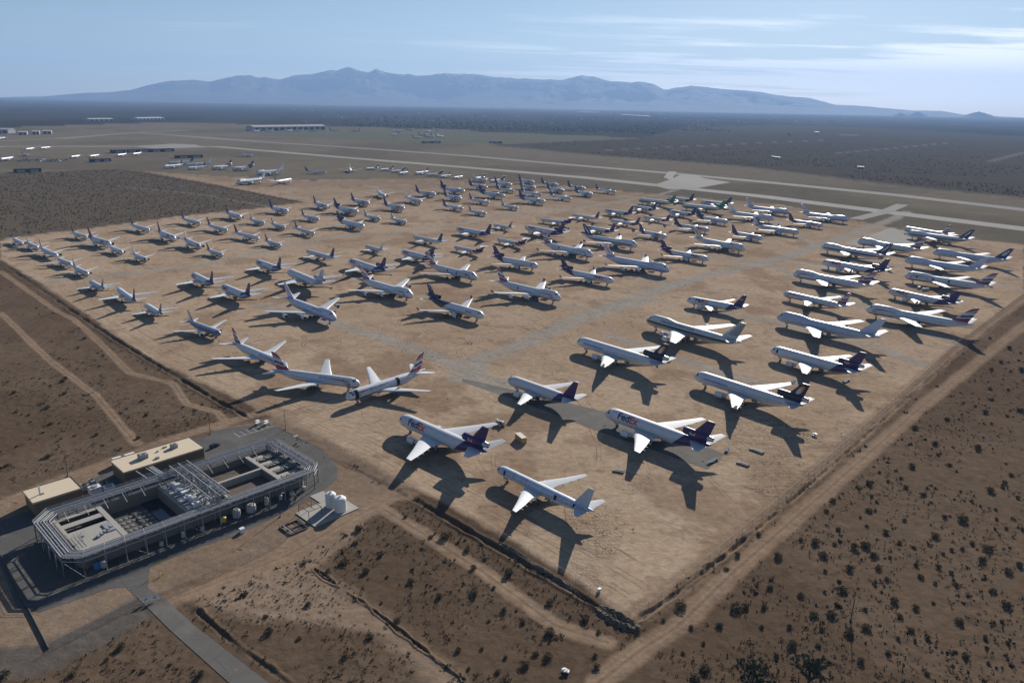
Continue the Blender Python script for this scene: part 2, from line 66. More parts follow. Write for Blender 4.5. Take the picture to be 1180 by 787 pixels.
class MB:
    """collects polygons, builds ONE mesh object"""
    def __init__(s):
        s.v = []; s.f = []; s.mi = []; s.sm = []
    def add(s, vs, fs, m=0, smooth=False):
        b = len(s.v)
        s.v += [tuple(v) for v in vs]
        for f in fs:
            s.f.append(tuple(i + b for i in f)); s.mi.append(m); s.sm.append(smooth)
        return s
    def box(s, c, d, rz=0.0, m=0, tilt=None):
        x, y, z = d[0] / 2, d[1] / 2, d[2] / 2
        ca, sa = math.cos(rz), math.sin(rz)
        vs = []
        for k in (-1, 1):
            for (i, j) in ((-1, -1), (1, -1), (1, 1), (-1, 1)):
                px, py, pz = i * x, j * y, k * z
                vs.append((c[0] + ca * px - sa * py, c[1] + sa * px + ca * py, c[2] + pz))
        return s.add(vs, [(0, 3, 2, 1), (4, 5, 6, 7), (0, 1, 5, 4), (1, 2, 6, 5), (2, 3, 7, 6), (3, 0, 4, 7)], m)
    def tube(s, p, q, r, n=8, r2=None, m=0, caps=True, smooth=True):
        p = Vector(p); q = Vector(q); d = q - p
        if d.length < 1e-6: return s
        d.normalize()
        a = d.orthogonal().normalized(); b = d.cross(a)
        r2 = r if r2 is None else r2
        vs = []
        for (c, rr) in ((p, r), (q, r2)):
            for i in range(n):
                t = 2 * math.pi * i / n
                vs.append(c + a * (rr * math.cos(t)) + b * (rr * math.sin(t)))
        s.add(vs, [(i, (i + 1) % n, n + (i + 1) % n, n + i) for i in range(n)], m, smooth)
        if caps:
            s.add(vs[:n], [tuple(range(n - 1, -1, -1))], m); s.add(vs[n:], [tuple(range(n))], m)
        return s
    def lathe(s, prof, n=16, axis='x', c=(0, 0, 0), m=0, smooth=True, mats=None):
        """prof: list of (along, radius)"""
        vs = []
        for (a, r) in prof:
            for i in range(n):
                t = 2 * math.pi * i / n
                if axis == 'x': vs.append((c[0] + a, c[1] + r * math.cos(t), c[2] + r * math.sin(t)))
                elif axis == 'y': vs.append((c[0] + r * math.sin(t), c[1] + a, c[2] + r * math.cos(t)))
                else: vs.append((c[0] + r * math.cos(t), c[1] + r * math.sin(t), c[2] + a))
        for j in range(len(prof) - 1):
            mm = mats[j] if mats else m
            s.add([], [], 0)
            b = len(s.v)
            s.v += vs[j * n:(j + 2) * n]
            for i in range(n):
                k = (i + 1) % n
                f = (b + i, b + n + i, b + n + k, b + k) if axis in 'xy' else (b + i, b + k, b + n + k, b + n + i)
                s.f.append(f); s.mi.append(mm); s.sm.append(smooth)
        return s
    def build(s, name, mats, parent=None, loc=None, rz=0.0):
        me = bpy.data.meshes.new(name)
        me.from_pydata([tuple(v) for v in s.v], [], s.f)
        if not isinstance(mats, (list, tuple)): mats = [mats]
        for m in mats: me.materials.append(m)
        if len(s.f):
            me.polygons.foreach_set('material_index', s.mi)
            me.polygons.foreach_set('use_smooth', s.sm)
        me.update()
        o = bpy.data.objects.new(name, me)
        COL.objects.link(o)
        if parent is not None: o.parent = parent
        if loc is not None: o.location = loc
        if rz: o.rotation_euler = (0, 0, rz)
        return o

def np_mesh(name, V, F, mat, parent=None, smooth=False, loops=None):
    """fast mesh from arrays: V (n,3), F (m,k)"""
    me = bpy.data.meshes.new(name)
    V = np.asarray(V, np.float32); F = np.asarray(F, np.int32)
    k = F.shape[1]
    me.vertices.add(len(V)); me.vertices.foreach_set('co', V.ravel())
    me.loops.add(F.size); me.loops.foreach_set('vertex_index', F.ravel())
    me.polygons.add(len(F))
    me.polygons.foreach_set('loop_start', np.arange(0, F.size, k, dtype=np.int32))
    me.polygons.foreach_set('use_smooth', np.full(len(F), smooth))
    me.update(calc_edges=True)
    for m in (mat if isinstance(mat, (list, tuple)) else [mat]): me.materials.append(m)
    o = bpy.data.objects.new(name, me)
    COL.objects.link(o)
    if parent is not None: o.parent = parent
    return o

# ---------------------------------------------------------------- shader expression builder
class X:
    def __init__(s, nt, sock): s.nt = nt; s.s = sock
    def _m(s, op, *a, clamp=False):
        n = s.nt.nodes.new('ShaderNodeMath'); n.operation = op; n.use_clamp = clamp
        for i, v in enumerate((s,) + a):
            if isinstance(v, X): s.nt.links.new(v.s, n.inputs[i])
            else: n.inputs[i].default_value = v
        return X(s.nt, n.outputs[0])
    def __add__(s, o): return s._m('ADD', o)
    def __sub__(s, o): return s._m('SUBTRACT', o)
    def __mul__(s, o): return s._m('MULTIPLY', o)
    def __gt__(s, o): return s._m('GREATER_THAN', o)
    def __lt__(s, o): return s._m('LESS_THAN', o)
    def abs(s): return s._m('ABSOLUTE')
    def fract(s): return s._m('FRACT')
    def sin(s): return s._m('SINE')
    def sqrt(s): return s._m('SQRT')
    def atan2(s, o): return s._m('ARCTAN2', o)
    def max(s, o): return s._m('MAXIMUM', o)
    def min(s, o): return s._m('MINIMUM', o)
    def clamp(s): return s._m('ADD', 0.0, clamp=True)
    def between(s, a, b): return (s > a) * (s < b)
    def ramp(s, a, b):     # 0 at a, 1 at b
        return s._m('SUBTRACT', a)._m('DIVIDE', b - a, clamp=True)

class Mat:
    def __init__(s, name, rough=0.5, metal=0.0, spec=0.5, coord='Object'):
        m = bpy.data.materials.new(name); m.use_nodes = True
        s.m = m; s.nt = m.node_tree; s.b = s.nt.nodes['Principled BSDF']
        s.b.inputs['Roughness'].default_value = rough
        s.b.inputs['Metallic'].default_value = metal
        s.b.inputs['Specular IOR Level'].default_value = spec
        tc = s.nt.nodes.new('ShaderNodeTexCoord'); s.co = tc.outputs[coord]
        sp = s.nt.nodes.new('ShaderNodeSeparateXYZ'); s.nt.links.new(s.co, sp.inputs[0])
        s.x, s.y, s.z = (X(s.nt, sp.outputs[i]) for i in range(3))
        s.col = None
    def base(s, c):
        n = s.nt.nodes.new('ShaderNodeRGB'); n.outputs[0].default_value = (*c, 1); s.col = n.outputs[0]; return s
    def mix(s, fac, c, mode='MIX'):
        n = s.nt.nodes.new('ShaderNodeMix'); n.data_type = 'RGBA'; n.blend_type = mode
        if isinstance(fac, X): s.nt.links.new(fac.s, n.inputs[0])
        else: n.inputs[0].default_value = fac
        s.nt.links.new(s.col, n.inputs[6])
        if isinstance(c, X): s.nt.links.new(c.s, n.inputs[7])
        elif hasattr(c, 'is_linked') or hasattr(c, 'links'): s.nt.links.new(c, n.inputs[7])
        else: n.inputs[7].default_value = (*c, 1)
        s.col = n.outputs[2]; return s
    def noise(s, scale, detail=4.0, rough=0.55, vec=None, dist=0.0):
        n = s.nt.nodes.new('ShaderNodeTexNoise'); s.nt.links.new(vec or s.co, n.inputs['Vector'])
        n.inputs['Scale'].default_value = scale; n.inputs['Detail'].default_value = detail
        n.inputs['Roughness'].default_value = rough; n.inputs['Distortion'].default_value = dist
        return X(s.nt, n.outputs['Fac'])
    def voro(s, scale, feature='F1', vec=None, rnd=1.0, dim='2D'):
        n = s.nt.nodes.new('ShaderNodeTexVoronoi'); n.voronoi_dimensions = dim; n.feature = feature
        s.nt.links.new(vec or s.co, n.inputs['Vector']); n.inputs['Scale'].default_value = scale
        n.inputs['Randomness'].default_value = rnd
        return X(s.nt, n.outputs['Distance'])
    def bump(s, h, strength=0.5, dist=0.1):
        n = s.nt.nodes.new('ShaderNodeBump'); n.inputs['Strength'].default_value = strength
        n.inputs['Distance'].default_value = dist
        s.nt.links.new(h.s, n.inputs['Height']); s.nt.links.new(n.outputs[0], s.b.inputs['Normal']); return s
    def mapped(s, scale):
        n = s.nt.nodes.new('ShaderNodeMapping'); n.inputs['Scale'].default_value = scale
        s.nt.links.new(s.co, n.inputs['Vector']); return n.outputs[0]
    def rough(s, x): s.nt.links.new(x.s, s.b.inputs['Roughness']); return s
    def done(s):
        s.nt.links.new(s.col, s.b.inputs['Base Color']); return s.m

_mc = {}
def paint(name, c, rough=0.45, metal=0.0, var=0.12, scale=1.5, spec=0.5, vary=0.0):
    """plain procedural paint with a little wear"""
    if name in _mc: return _mc[name]
    M = Mat(name, rough, metal, spec).base(c)
    if vary:
        oi = M.nt.nodes.new('ShaderNodeObjectInfo'); M.mix(X(M.nt, oi.outputs['Random']) * vary, tuple(v * 0.5 for v in c))
    n = M.noise(scale, 5)
    M.mix((n - 0.45) * (2 * var), tuple(v * 0.45 for v in c))
    n2 = M.noise(scale * 7, 3)
    M.mix(n2.ramp(0.62, 0.8) * var, (0.20, 0.16, 0.12))
    _mc[name] = M.done()
    return _mc[name]

# ---------------------------------------------------------------- numpy noise
def vnoise(x, y, seed=0):
    xi = np.floor(x).astype(np.int64); yi = np.floor(y).astype(np.int64)
    fx = x - xi; fy = y - yi
    fx = fx * fx * (3 - 2 * fx); fy = fy * fy * (3 - 2 * fy)
    def h(a, b):
        n = (a * 374761393 + b * 668265263 + seed * 1442695041) & 0xffffffff
        n = ((n ^ (n >> 13)) * 1274126177) & 0xffffffff
        return ((n ^ (n >> 16)) & 0xffff) / 65535.0
    return (h(xi, yi) * (1 - fx) + h(xi + 1, yi) * fx) * (1 - fy) + (h(xi, yi + 1) * (1 - fx) + h(xi + 1, yi + 1) * fx) * fy
def fbm(x, y, sc, oct=4, seed=0):
    s = 0; a = 0.5; t = 0
    for i in range(oct):
        s = s + a * vnoise(x / sc * 2 ** i, y / sc * 2 ** i, seed + i); t += a; a *= 0.55
    return s / t
def poly_sd(px, py, poly):
    """signed distance, negative inside"""
    d = np.full(px.shape, 1e12); ins = np.zeros(px.shape, bool)
    n = len(poly)
    for i in range(n):
        ax, ay = poly[i]; bx, by = poly[(i + 1) % n]
        d = np.minimum(d, seg_d2(px, py, ax, ay, bx, by))
        if ay != by:
            c = ((ay > py) != (by > py)) & (px < (bx - ax) * (py - ay) / (by - ay) + ax)
            ins ^= c
    d = np.sqrt(d)
    return np.where(ins, -d, d)
def seg_d2(px, py, ax, ay, bx, by):
    dx, dy = bx - ax, by - ay
    t = np.clip(((px - ax) * dx + (py - ay) * dy) / (dx * dx + dy * dy + 1e-9), 0, 1)
    return (px - ax - t * dx) ** 2 + (py - ay - t * dy) ** 2
def line_d(px, py, pts):
    d = np.full(px.shape, 1e12)
    for (a, b) in zip(pts[:-1], pts[1:]): d = np.minimum(d, seg_d2(px, py, *a, *b))
    return np.sqrt(d)
def sstep(a, b, x):
    t = np.clip((x - a) / (b - a), 0, 1); return t * t * (3 - 2 * t)

# ---------------------------------------------------------------- site frame (plant axes)
TH = R_(46.4); SO = (-153.0, 220.0)
UX, UY = math.cos(TH), math.sin(TH)
def S(u, v, z=0.0): return (SO[0] + UX * u + UY * v, SO[1] + UY * u - UX * v, z)

# ================================================================ GROUND
def ground_z(x, y):
    """relief of the desert floor around the lot"""
    x = np.asarray(x, float); y = np.asarray(y, float)
    r = np.hypot(x, y)
    near = 1 - sstep(500, 1200, r)
    sd = poly_sd(x, y, LOT)
    out = sstep(2, 14, sd)
    z = out * near * (0.9 * (fbm(x, y, 30, 4, 3) - 0.5) + 0.25 * (fbm(x, y, 4, 3, 9) - 0.5))
    for k, w, pts in LINES:
        if k == 'ditch':
            d = line_d(x, y, pts) + 2.2 * (fbm(x, y, 7, 3, 55) - .5); w = w * 0.7; near_ = near * (0.25 + 0.9 * fbm(x, y, 16, 3, 56))
            z = z - near_ * 1.1 * np.exp(-(d / (w * 0.35)) ** 2) + near_ * 0.55 * np.exp(-((d - w * 0.95) / (w * 0.35)) ** 2)
    # keep plant, pads and sealed roads level
    u = (x - SO[0]) * UX + (y - SO[1]) * UY; v = (x - SO[0]) * UY - (y - SO[1]) * UX
    flat = sstep(0, 10, np.maximum(np.maximum(-22 - u, u - 112), np.maximum(-38 - v, v - 64)))
    for P_ in (DRIVE,):
        flat = np.minimum(flat, sstep(1, 6, poly_sd(x, y, P_)))
    return z * flat

def build_ground():
    Hc = 138.5
    phi = np.concatenate([np.arange(0.0052, 0.80, 0.0014), np.array([0.9, 1.05, 1.25, 1.45])])
    rr = Hc / np.tan(phi)
    az = np.concatenate([np.linspace(-math.pi, -0.82, 40)[:-1], np.arange(-0.82, 0.82, 0.0016), np.linspace(0.82, math.pi, 40)])
    nr, na = len(rr), len(az)
    RR, AZ = np.meshgrid(rr, az, indexing='ij')
    x = (RR * np.sin(AZ)).ravel(); y = (RR * np.cos(AZ)).ravel(); r = RR.ravel()
    z = ground_z(x, y)
    col = np.zeros((len(x), 3)); msk = np.zeros((len(x), 3))   # msk: shrub speckle, track marks, patch
    def lay(m, c, sp=None):
        m = np.clip(m, 0, 1)
        for i in range(3): col[:, i] = col[:, i] * (1 - m) + c[i] * m
        if sp is not None: msk[:, 0] = msk[:, 0] * (1 - m) + sp * m
    n1 = fbm(x, y, 60, 5, 1); n2 = fbm(x, y, 9, 4, 2); n3 = fbm(x, y, 400, 5, 5); nf = fbm(x, y, 2500, 5, 6)
    one = np.ones(len(x))
    lay(one, C_DESERT, 0.35)
    lay(sstep(0.4, 0.62, n1) * 0.5, C_DESERT2)
    # far valley floor
    far = sstep(1300, 3200, r)
    lay(far, C_VALLEY, 0.85)
    lay(far * sstep(0.50, 0.60, nf) * 0.6, C_VALLEY2)
    lay(far * sstep(0.56, 0.62, fbm(x, y * 0.35, 900, 4, 8)) * 0.5, C_VALLEY3)
    e = (n2 - 0.5)
    lay(sstep(8, -8, poly_sd(x, y, OLIVE) + e * 20), C_OLIVE, 0.15)
    lay(sstep(8, -8, poly_sd(x, y, OLIVE) + e * 20) * sstep(0.42, 0.6, n3) * 0.6, C_OLIVE2)
    lay(sstep(20, -20, poly_sd(x, y, FIELD) + e * 60), C_FIELD, 0.1)
    lay(sstep(25, -25, poly_sd(x, y, SCRUBE) + e * 60), C_SCRUBE, 1.0)
    lay(sstep(6, -6, poly_sd(x, y, SCRUBW) + e * 14), C_SCRUBW, 0.9)
    sd = poly_sd(x, y, LOT)
    inl = sstep(1.5, -1.5, sd + e * 4)
    grassy = sstep(800, 1500, y + 0.25 * x) * sstep(0.25, 0.6, n3 + sstep(1050, 1500, y + 0.2 * x) * 0.5)
    lay(inl, C_SAND, 0.0)
    lay(inl * sstep(0.44, 0.66, n1) * 0.55, C_SAND2)
    lay(inl * grassy * 0.75, C_OLIVE3)
    lay(inl * sstep(0.55, 0.70, fbm(x, y, 22, 4, 21)) * 0.5, C_SAND3)
    lay(inl * sstep(0.58, 0.68, fbm(x, y, 35, 5, 22)) * 0.6, C_SAND4)
    lay(inl * sstep(0.66, 0.72, fbm(x, y, 9, 4, 23)) * 0.5, C_SAND4)
    # rough, churned ground near the front right corner
    msk[:, 2] = inl * sstep(0.50, 0.60, fbm(x, y, 26, 3, 31)) * sstep(60, 0, np.abs(sd + 18)) * (x > 20)
    msk[:, 1] = inl
    lay(sstep(3, -3, poly_sd(x, y, GRADED) + e * 6) * .8, C_GRADE, 0.0)
    u = (x - SO[0]) * UX + (y - SO[1]) * UY; v = (x - SO[0]) * UY - (y - SO[1]) * UX
    bx = np.maximum(np.maximum(-40 - u, u - 106), np.maximum(-34 - v, v - 60)) + e * 6
    lay(sstep(4, -2, bx) * .7, C_GRADE, 0.0)
    for k, w, pts in LINES:
        d = line_d(x, y, pts)
        if k == 'aisle':
            m = sstep(w * 1.15, w * 0.5, d + e * 7) * (0.75 + 0.5 * (n2 - 0.3))
            lay(m, C_AISLE, 0.0); lay(sstep(w * 0.5, w * 0.1, np.abs(d - w * 0.35)) * m * 0.25, C_PALE)
        elif k == 'pale': lay(sstep(w, w * 0.4, d), C_RWY, 0)
        elif k == 'dirtroad':
            m = sstep(w * 0.75, w * 0.4, d + e * 1.6); lay(m * 0.85, C_DIRT, 0.0)
            lay(m * sstep(0.9, 0.2, np.abs(d - 0.9)) * 0.45, C_DIRT2); lay(m * sstep(0.8, 0.1, d) * 0.3, C_DESERT)
        elif k == 'greyroad': lay(sstep(w * 0.75, w * 0.45, d + e * 2), C_GREYR, 0.0)
        elif k == 'farroad': lay(sstep(w, w * 0.5, d) * 0.9, C_FARR, 0.0)
        elif k == 'dark': lay(sstep(w * 1.6, w * 0.3, d), C_DARKG, 0)
        elif k == 'ditch': lay(sstep(w * 0.75, w * 0.10, d + e * 7) * (0.35 + 0.7 * n2), C_DITCH, 0.3)
    V = np.stack([x, y, z], 1)
    V = np.concatenate([V, [[0, 0, 0]]])
    i = np.arange(nr - 1)[:, None] * na + np.arange(na - 1)[None, :]
    F = np.stack([i, i + na, i + na + 1, i + 1], -1).reshape(-1, 4)
    # centre cap
    c = np.arange(na - 1) + (nr - 1) * na
    Fc = np.stack([c, np.full(na - 1, len(V) - 1), c + 1, c + 1], -1)
    o = np_mesh('desert_ground', V, F[:, ::-1] if False else F, M_ground(), smooth=True)
    me = o.data
    if me.polygons[1000].normal.z < 0: me.flip_normals()
    a = me.color_attributes.new('zone', 'FLOAT_COLOR', 'POINT')
    a.data.foreach_set('color', np.concatenate([np.concatenate([col, [[.2, .15, .1]]]), np.ones((len(V), 1))], 1).astype(np.float32).ravel())
    a = me.color_attributes.new('cover', 'FLOAT_COLOR', 'POINT')
    a.data.foreach_set('color', np.concatenate([np.concatenate([msk, [[0, 0, 0]]]), np.ones((len(V), 1))], 1).astype(np.float32).ravel())
    props(o, kind='structure')
    # small sheet right under the aircraft the picture was taken from
    cap = MB().add([(140 * math.cos(t), 140 * math.sin(t), -2.5) for t in np.linspace(0, 2 * math.pi, 33)[:-1]], [tuple(range(32))])
    cap.build('desert_floor', paint('desert_soil', C_DESERT, 0.95)).__setitem__('kind', 'structure')

C_DESERT = (0.128, 0.090, 0.062); C_DESERT2 = (0.185, 0.135, 0.096)
C_VALLEY = (0.034, 0.033, 0.031); C_VALLEY2 = (0.055, 0.051, 0.045); C_VALLEY3 = (0.075, 0.07, 0.06)
C_OLIVE = (0.200, 0.172, 0.126); C_OLIVE2 = (0.130, 0.114, 0.085); C_OLIVE3 = (0.20, 0.16, 0.115)
C_FIELD = (0.155, 0.158, 0.112)
C_SCRUBE = (0.096, 0.084, 0.068); C_SCRUBW = (0.140, 0.114, 0.086)
C_SAND = (0.460, 0.350, 0.250); C_SAND2 = (0.370, 0.270, 0.185); C_SAND4 = (0.27, 0.185, 0.125); C_SAND3 = (0.44, 0.345, 0.26)
C_AISLE = (0.335, 0.312, 0.278); C_PALE = (0.44, 0.39, 0.33); C_RWY = (0.42, 0.40, 0.37)
C_GRADE = (0.32, 0.24, 0.178); C_DIRT = (0.30, 0.215, 0.15); C_DIRT2 = (0.36, 0.27, 0.195); C_GREYR = (0.135, 0.120, 0.105)
C_FARR = (0.20, 0.185, 0.165); C_DARKG = (0.10, 0.08, 0.06); C_DITCH = (0.13, 0.10, 0.072)

def M_ground():
    M = Mat('desert_ground', 1.0, spec=0.0)
    a = M.nt.nodes.new('ShaderNodeVertexColor'); a.layer_name = 'zone'
    b = M.nt.nodes.new('ShaderNodeVertexColor'); b.layer_name = 'cover'
    sp = M.nt.nodes.new('ShaderNodeSeparateColor'); M.nt.links.new(b.outputs[0], sp.inputs[0])
    shrub, lot, rough_ = (X(M.nt, sp.outputs[i]) for i in range(3))
    M.col = a.outputs[0]
    n = M.noise(0.35, 8, 0.65)
    M.mix(n.ramp(0.3, 0.75), (0.62, 0.60, 0.58), 'MULTIPLY')
    n2 = M.noise(0.03, 6, 0.6, dist=0.6)
    M.mix(n2.ramp(0.42, 0.7) * 0.55, (0.74, 0.70, 0.66), 'MULTIPLY')
    # pale fine gravel
    g = M.noise(2.2, 4, 0.7)
    M.mix(g.ramp(0.62, 0.8) * 0.30, (0.46, 0.38, 0.29))
    # wheel tracks curving through the lot sand
    w = M.nt.nodes.new('ShaderNodeTexWave'); w.wave_type = 'RINGS'; w.bands_direction = 'X'
    w.inputs['Scale'].default_value = 0.12; w.inputs['Distortion'].default_value = 30.0
    w.inputs['Detail'].default_value = 2; w.inputs['Detail Scale'].default_value = 0.02
    M.nt.links.new(M.co, w.inputs['Vector'])
    tr = X(M.nt, w.outputs['Fac']).ramp(0.80, 0.98) * lot * M.noise(0.012, 2).ramp(0.46, 0.62)
    M.mix(tr * 0.38, (0.20, 0.145, 0.10))
    # low plants: dark speckle of two sizes, never regular
    v1 = M.voro(0.16); dens = M.noise(0.01, 5, 0.6).ramp(0.30, 0.62)
    d1 = v1.ramp(0.34, 0.20) * M.noise(0.4, 4).ramp(0.38, 0.56)
    v2 = M.voro(0.42); d2 = v2.ramp(0.36, 0.2) * M.noise(0.9, 3).ramp(0.46, 0.60)
    M.mix((d1.max(d2 * 0.8) * shrub * (dens * 0.6 + 0.4)).clamp() * 0.85, (0.058, 0.052, 0.034))
    # broken weedy patches
    v3 = M.voro(0.9).ramp(0.5, 0.2) * M.noise(0.18, 5, 0.7).ramp(0.50, 0.60)
    M.mix((v3 * rough_).clamp() * 0.8, (0.09, 0.07, 0.05))
    v4 = M.voro(0.8).ramp(0.45, 0.2) * M.noise(0.035, 5, 0.7).ramp(0.64, 0.70) * lot
    M.mix(v4.clamp() * 0.75, (0.10, 0.085, 0.055))
    M.bump(n * 0.5 + g * 0.2 + M.noise(0.9, 6, 0.7) * (rough_ * 1.6 + 0.35) + M.noise(0.07, 4, 0.6) * 2.0, 0.75, 0.42)
    return M.done()

def sheet(name, poly, z, mat, kind='structure'):
    me = bpy.data.meshes.new(name); bm = bmesh.new()
    vs = [bm.verts.new((p[0], p[1], z)) for p in poly]
    f = bm.faces.new(vs)
    bmesh.ops.triangulate(bm, faces=[f])
    bmesh.ops.recalc_face_normals(bm, faces=bm.faces)
    for f in bm.faces:
        if f.normal.z < 0: f.normal_flip()
    bm.to_mesh(me); bm.free(); me.materials.append(mat)
    o = bpy.data.objects.new(name, me); COL.objects.link(o); props(o, kind=kind)
    return o
def ribbon(name, pts, width, z, mat):
    vs = []; n = len(pts)
    for i, p in enumerate(pts):
        a = Vector(pts[max(i - 1, 0)]); b = Vector(pts[min(i + 1, n - 1)])
        d = (b - a).normalized(); q = Vector((-d.y, d.x)) * width / 2
        vs += [(p[0] + q.x, p[1] + q.y, z), (p[0] - q.x, p[1] - q.y, z)]
    m = MB().add(vs, [(2 * i + 1, 2 * i + 3, 2 * i + 2, 2 * i) for i in range(n - 1)])
    o = m.build(name, mat); props(o, kind='structure'); return o

def M_asphalt(name, c, joint=0.0):
    M = Mat(name, 0.95, spec=0.1).base(c)
    n = M.noise(0.25, 6, 0.65); M.mix(n.ramp(0.35, 0.75) * 0.6, tuple(v * 0.62 for v in c))
    M.mix(M.noise(0.06, 5, 0.6, dist=1.0).ramp(0.5, 0.7) * 0.5, tuple(v * 1.5 for v in c))
    cr = M.voro(0.12, 'DISTANCE_TO_EDGE'); M.mix(cr.ramp(0.012, 0.004) * 0.5, tuple(v * 0.35 for v in c))
    M.mix(M.noise(0.5, 4, 0.7).ramp(0.60, 0.72) * 0.55, (0.33, 0.245, 0.17))
    return M.done()
def M_runway(name, c):
    M = Mat(name, 1.0, spec=0.03).base(c)
    M.mix(M.noise(0.004, 6, 0.7).ramp(0.4, 0.65) * 0.5, tuple(v * 0.72 for v in c))
    M.mix(M.noise(0.02, 5, 0.7, dist=1.0).ramp(0.5, 0.7) * 0.35, (0.24, 0.20, 0.15))
    return M.done()

build_ground()
asph = M_asphalt('asphalt', (0.105, 0.102, 0.098))
asph2 = M_asphalt('worn_asphalt', (0.135, 0.128, 0.118))
conc = M_runway('runway_concrete', (0.29, 0.275, 0.255))
twy = M_runway('taxiway_asphalt', (0.215, 0.205, 0.19))
sheet('plant_yard_asphalt', ASPH, 0.05, asph)
sheet('driveway', DRIVE, 0.10, asph2)
sheet('asphalt_strip', STRIP, 0.03, asph2)
sheet('concrete_apron', SLAB, 0.12, conc)
sheet('taxiway_junction', APRON, 0.32, conc)
sheet('distant_apron', APRON2, 0.30, conc)
k = 0
for (kk, w, pts) in LINES:
    if kk == 'rwy':
        ribbon(['taxiway', 'runway', 'crossing_taxiway', 'crossing_taxiway', 'link_taxiway', 'link_taxiway'][k], pts, w, 0.14 + 0.03 * k, [conc, twy, twy, twy, asph2, conc][k])
        if k == 1:   # dark rubber-worn centre of the runway
            ribbon('runway_centre', pts, 9, 0.26, M_asphalt('runway_rubber', (0.20, 0.19, 0.18)))
        k += 1
# painted parking bays in the plant yard
m = MB()
for i in range(7): m.box(S(80 + i * 2.7, -27.5, 0.058), (5.2, 0.14, 0.008), TH + math.pi / 2)
m.box(S(88, -24.9, 0.058), (17, 0.14, 0.008), TH)
props(m.build('parking_lines', paint('line_paint', (0.62, 0.62, 0.58), 0.8)), kind='structure')

# ---- mountains
def M_mountain():
    M = Mat('mountain_rock', 0.95, spec=0.1).base((0.10, 0.09, 0.08))
    M.mix(M.noise(0.0012, 8, 0.65).ramp(0.35, 0.65) * 0.9, (0.04, 0.04, 0.036))
    sn = M.z.ramp(860, 1030) * M.noise(0.003, 8, 0.75).ramp(0.50, 0.58)
    M.mix(sn, (0.78, 0.80, 0.84))
    M.bump(M.noise(0.0025, 9, 0.7), 1.0, 300)
    return M.done()
def build_mountains():
    az = np.linspace(-1.05, 1.0, 1300); t = np.linspace(0, 1, 70)
    hz = np.interp(az, [s[0] for s in SKY], [s[1] for s in SKY])
    hz = hz + (fbm(az * 26000, az * 0, 700, 4, 71) - .5) * np.clip(hz * .16, 0, 120)
    A, T = np.meshgrid(az, t, indexing='ij')
    hz = hz[:, None] + 0 * T
    r = 18500 + T * 11500
    x = r * np.sin(A); y = r * np.cos(A)
    crest = (26000 - 18500) / 11500
    rise = np.clip(T / crest, 0, 1); fall = np.clip((T - crest) / (1 - crest), 0, 1)
    wx = x + 900 * (fbm(x, y, 3000, 3, 50) - .5); wy = y + 900 * (fbm(x, y, 3000, 3, 51) - .5)
    rid = 1 - np.abs(2 * fbm(wx, wy, 2600, 5, 40) - 1) * 2.2
    shape = rise ** 1.7 * (1 - fall ** 1.3)
    mod = 0.55 + 0.5 * rid
    w = np.exp(-((T - crest) / 0.05) ** 2)
    h = np.maximum(hz, 0) * shape * (mod * (1 - w) + w)
    h = h * np.where(T < crest, 0.35 + 0.65 * sstep(0.35, 1, rise) + 0, 1)
    h = np.minimum(h, (hz - 138.5) * r / 26000 * 0.985 + 136 + 0 * h) * (1 - w) + h * w
    z = h - 8 - 12 * (1 - sstep(0, 0.08, T))
    V = np.stack([x, y, z], -1).reshape(-1, 3)
    n, m_ = len(az), len(t)
    i = np.arange(n - 1)[:, None] * m_ + np.arange(m_ - 1)[None, :]
    F = np.stack([i, i + 1, i + m_ + 1, i + m_], -1).reshape(-1, 4)
    o = np_mesh('mountains', V, F, M_mountain(), smooth=False)
    if o.data.polygons[2000].normal.z < 0: o.data.flip_normals()
    props(o, kind='structure')
build_mountains()
for (az_, d_, hh, ww) in ((0.529, 20500, 140, 330), (0.469, 21000, 110, 190), (0.453, 20500, 80, 150)):
    m = MB(); n = 36; vs = [(0, 0, hh)]; fs = []
    for j in range(1, 9):
        for i in range(n):
            t = 2 * math.pi * i / n; rr = ww * j / 8 * (1 + .25 * mnoise.noise((math.cos(t) * 1.5, math.sin(t) * 1.5, az_ * 9)))
            vs.append((rr * math.cos(t) * 1.6, rr * math.sin(t), hh * (1 - j / 8) ** 1.2 * (1 + .5 * mnoise.noise((math.cos(t) * j * .6, math.sin(t) * j * .6, az_ * 50))) - 10 * (j == 8)))
    for i in range(n): fs.append((0, 1 + i, 1 + (i + 1) % n))
    for j in range(7):
        for i in range(n): fs.append((1 + j * n + i, 1 + (j + 1) * n + i, 1 + (j + 1) * n + (i + 1) % n, 1 + j * n + (i + 1) % n))
    m.add(vs, fs, 0, False)
    o = m.build('butte', bpy.data.materials['mountain_rock'], None, (d_ * math.sin(az_), d_ * math.cos(az_), 0))
    o['kind'] = 'structure'

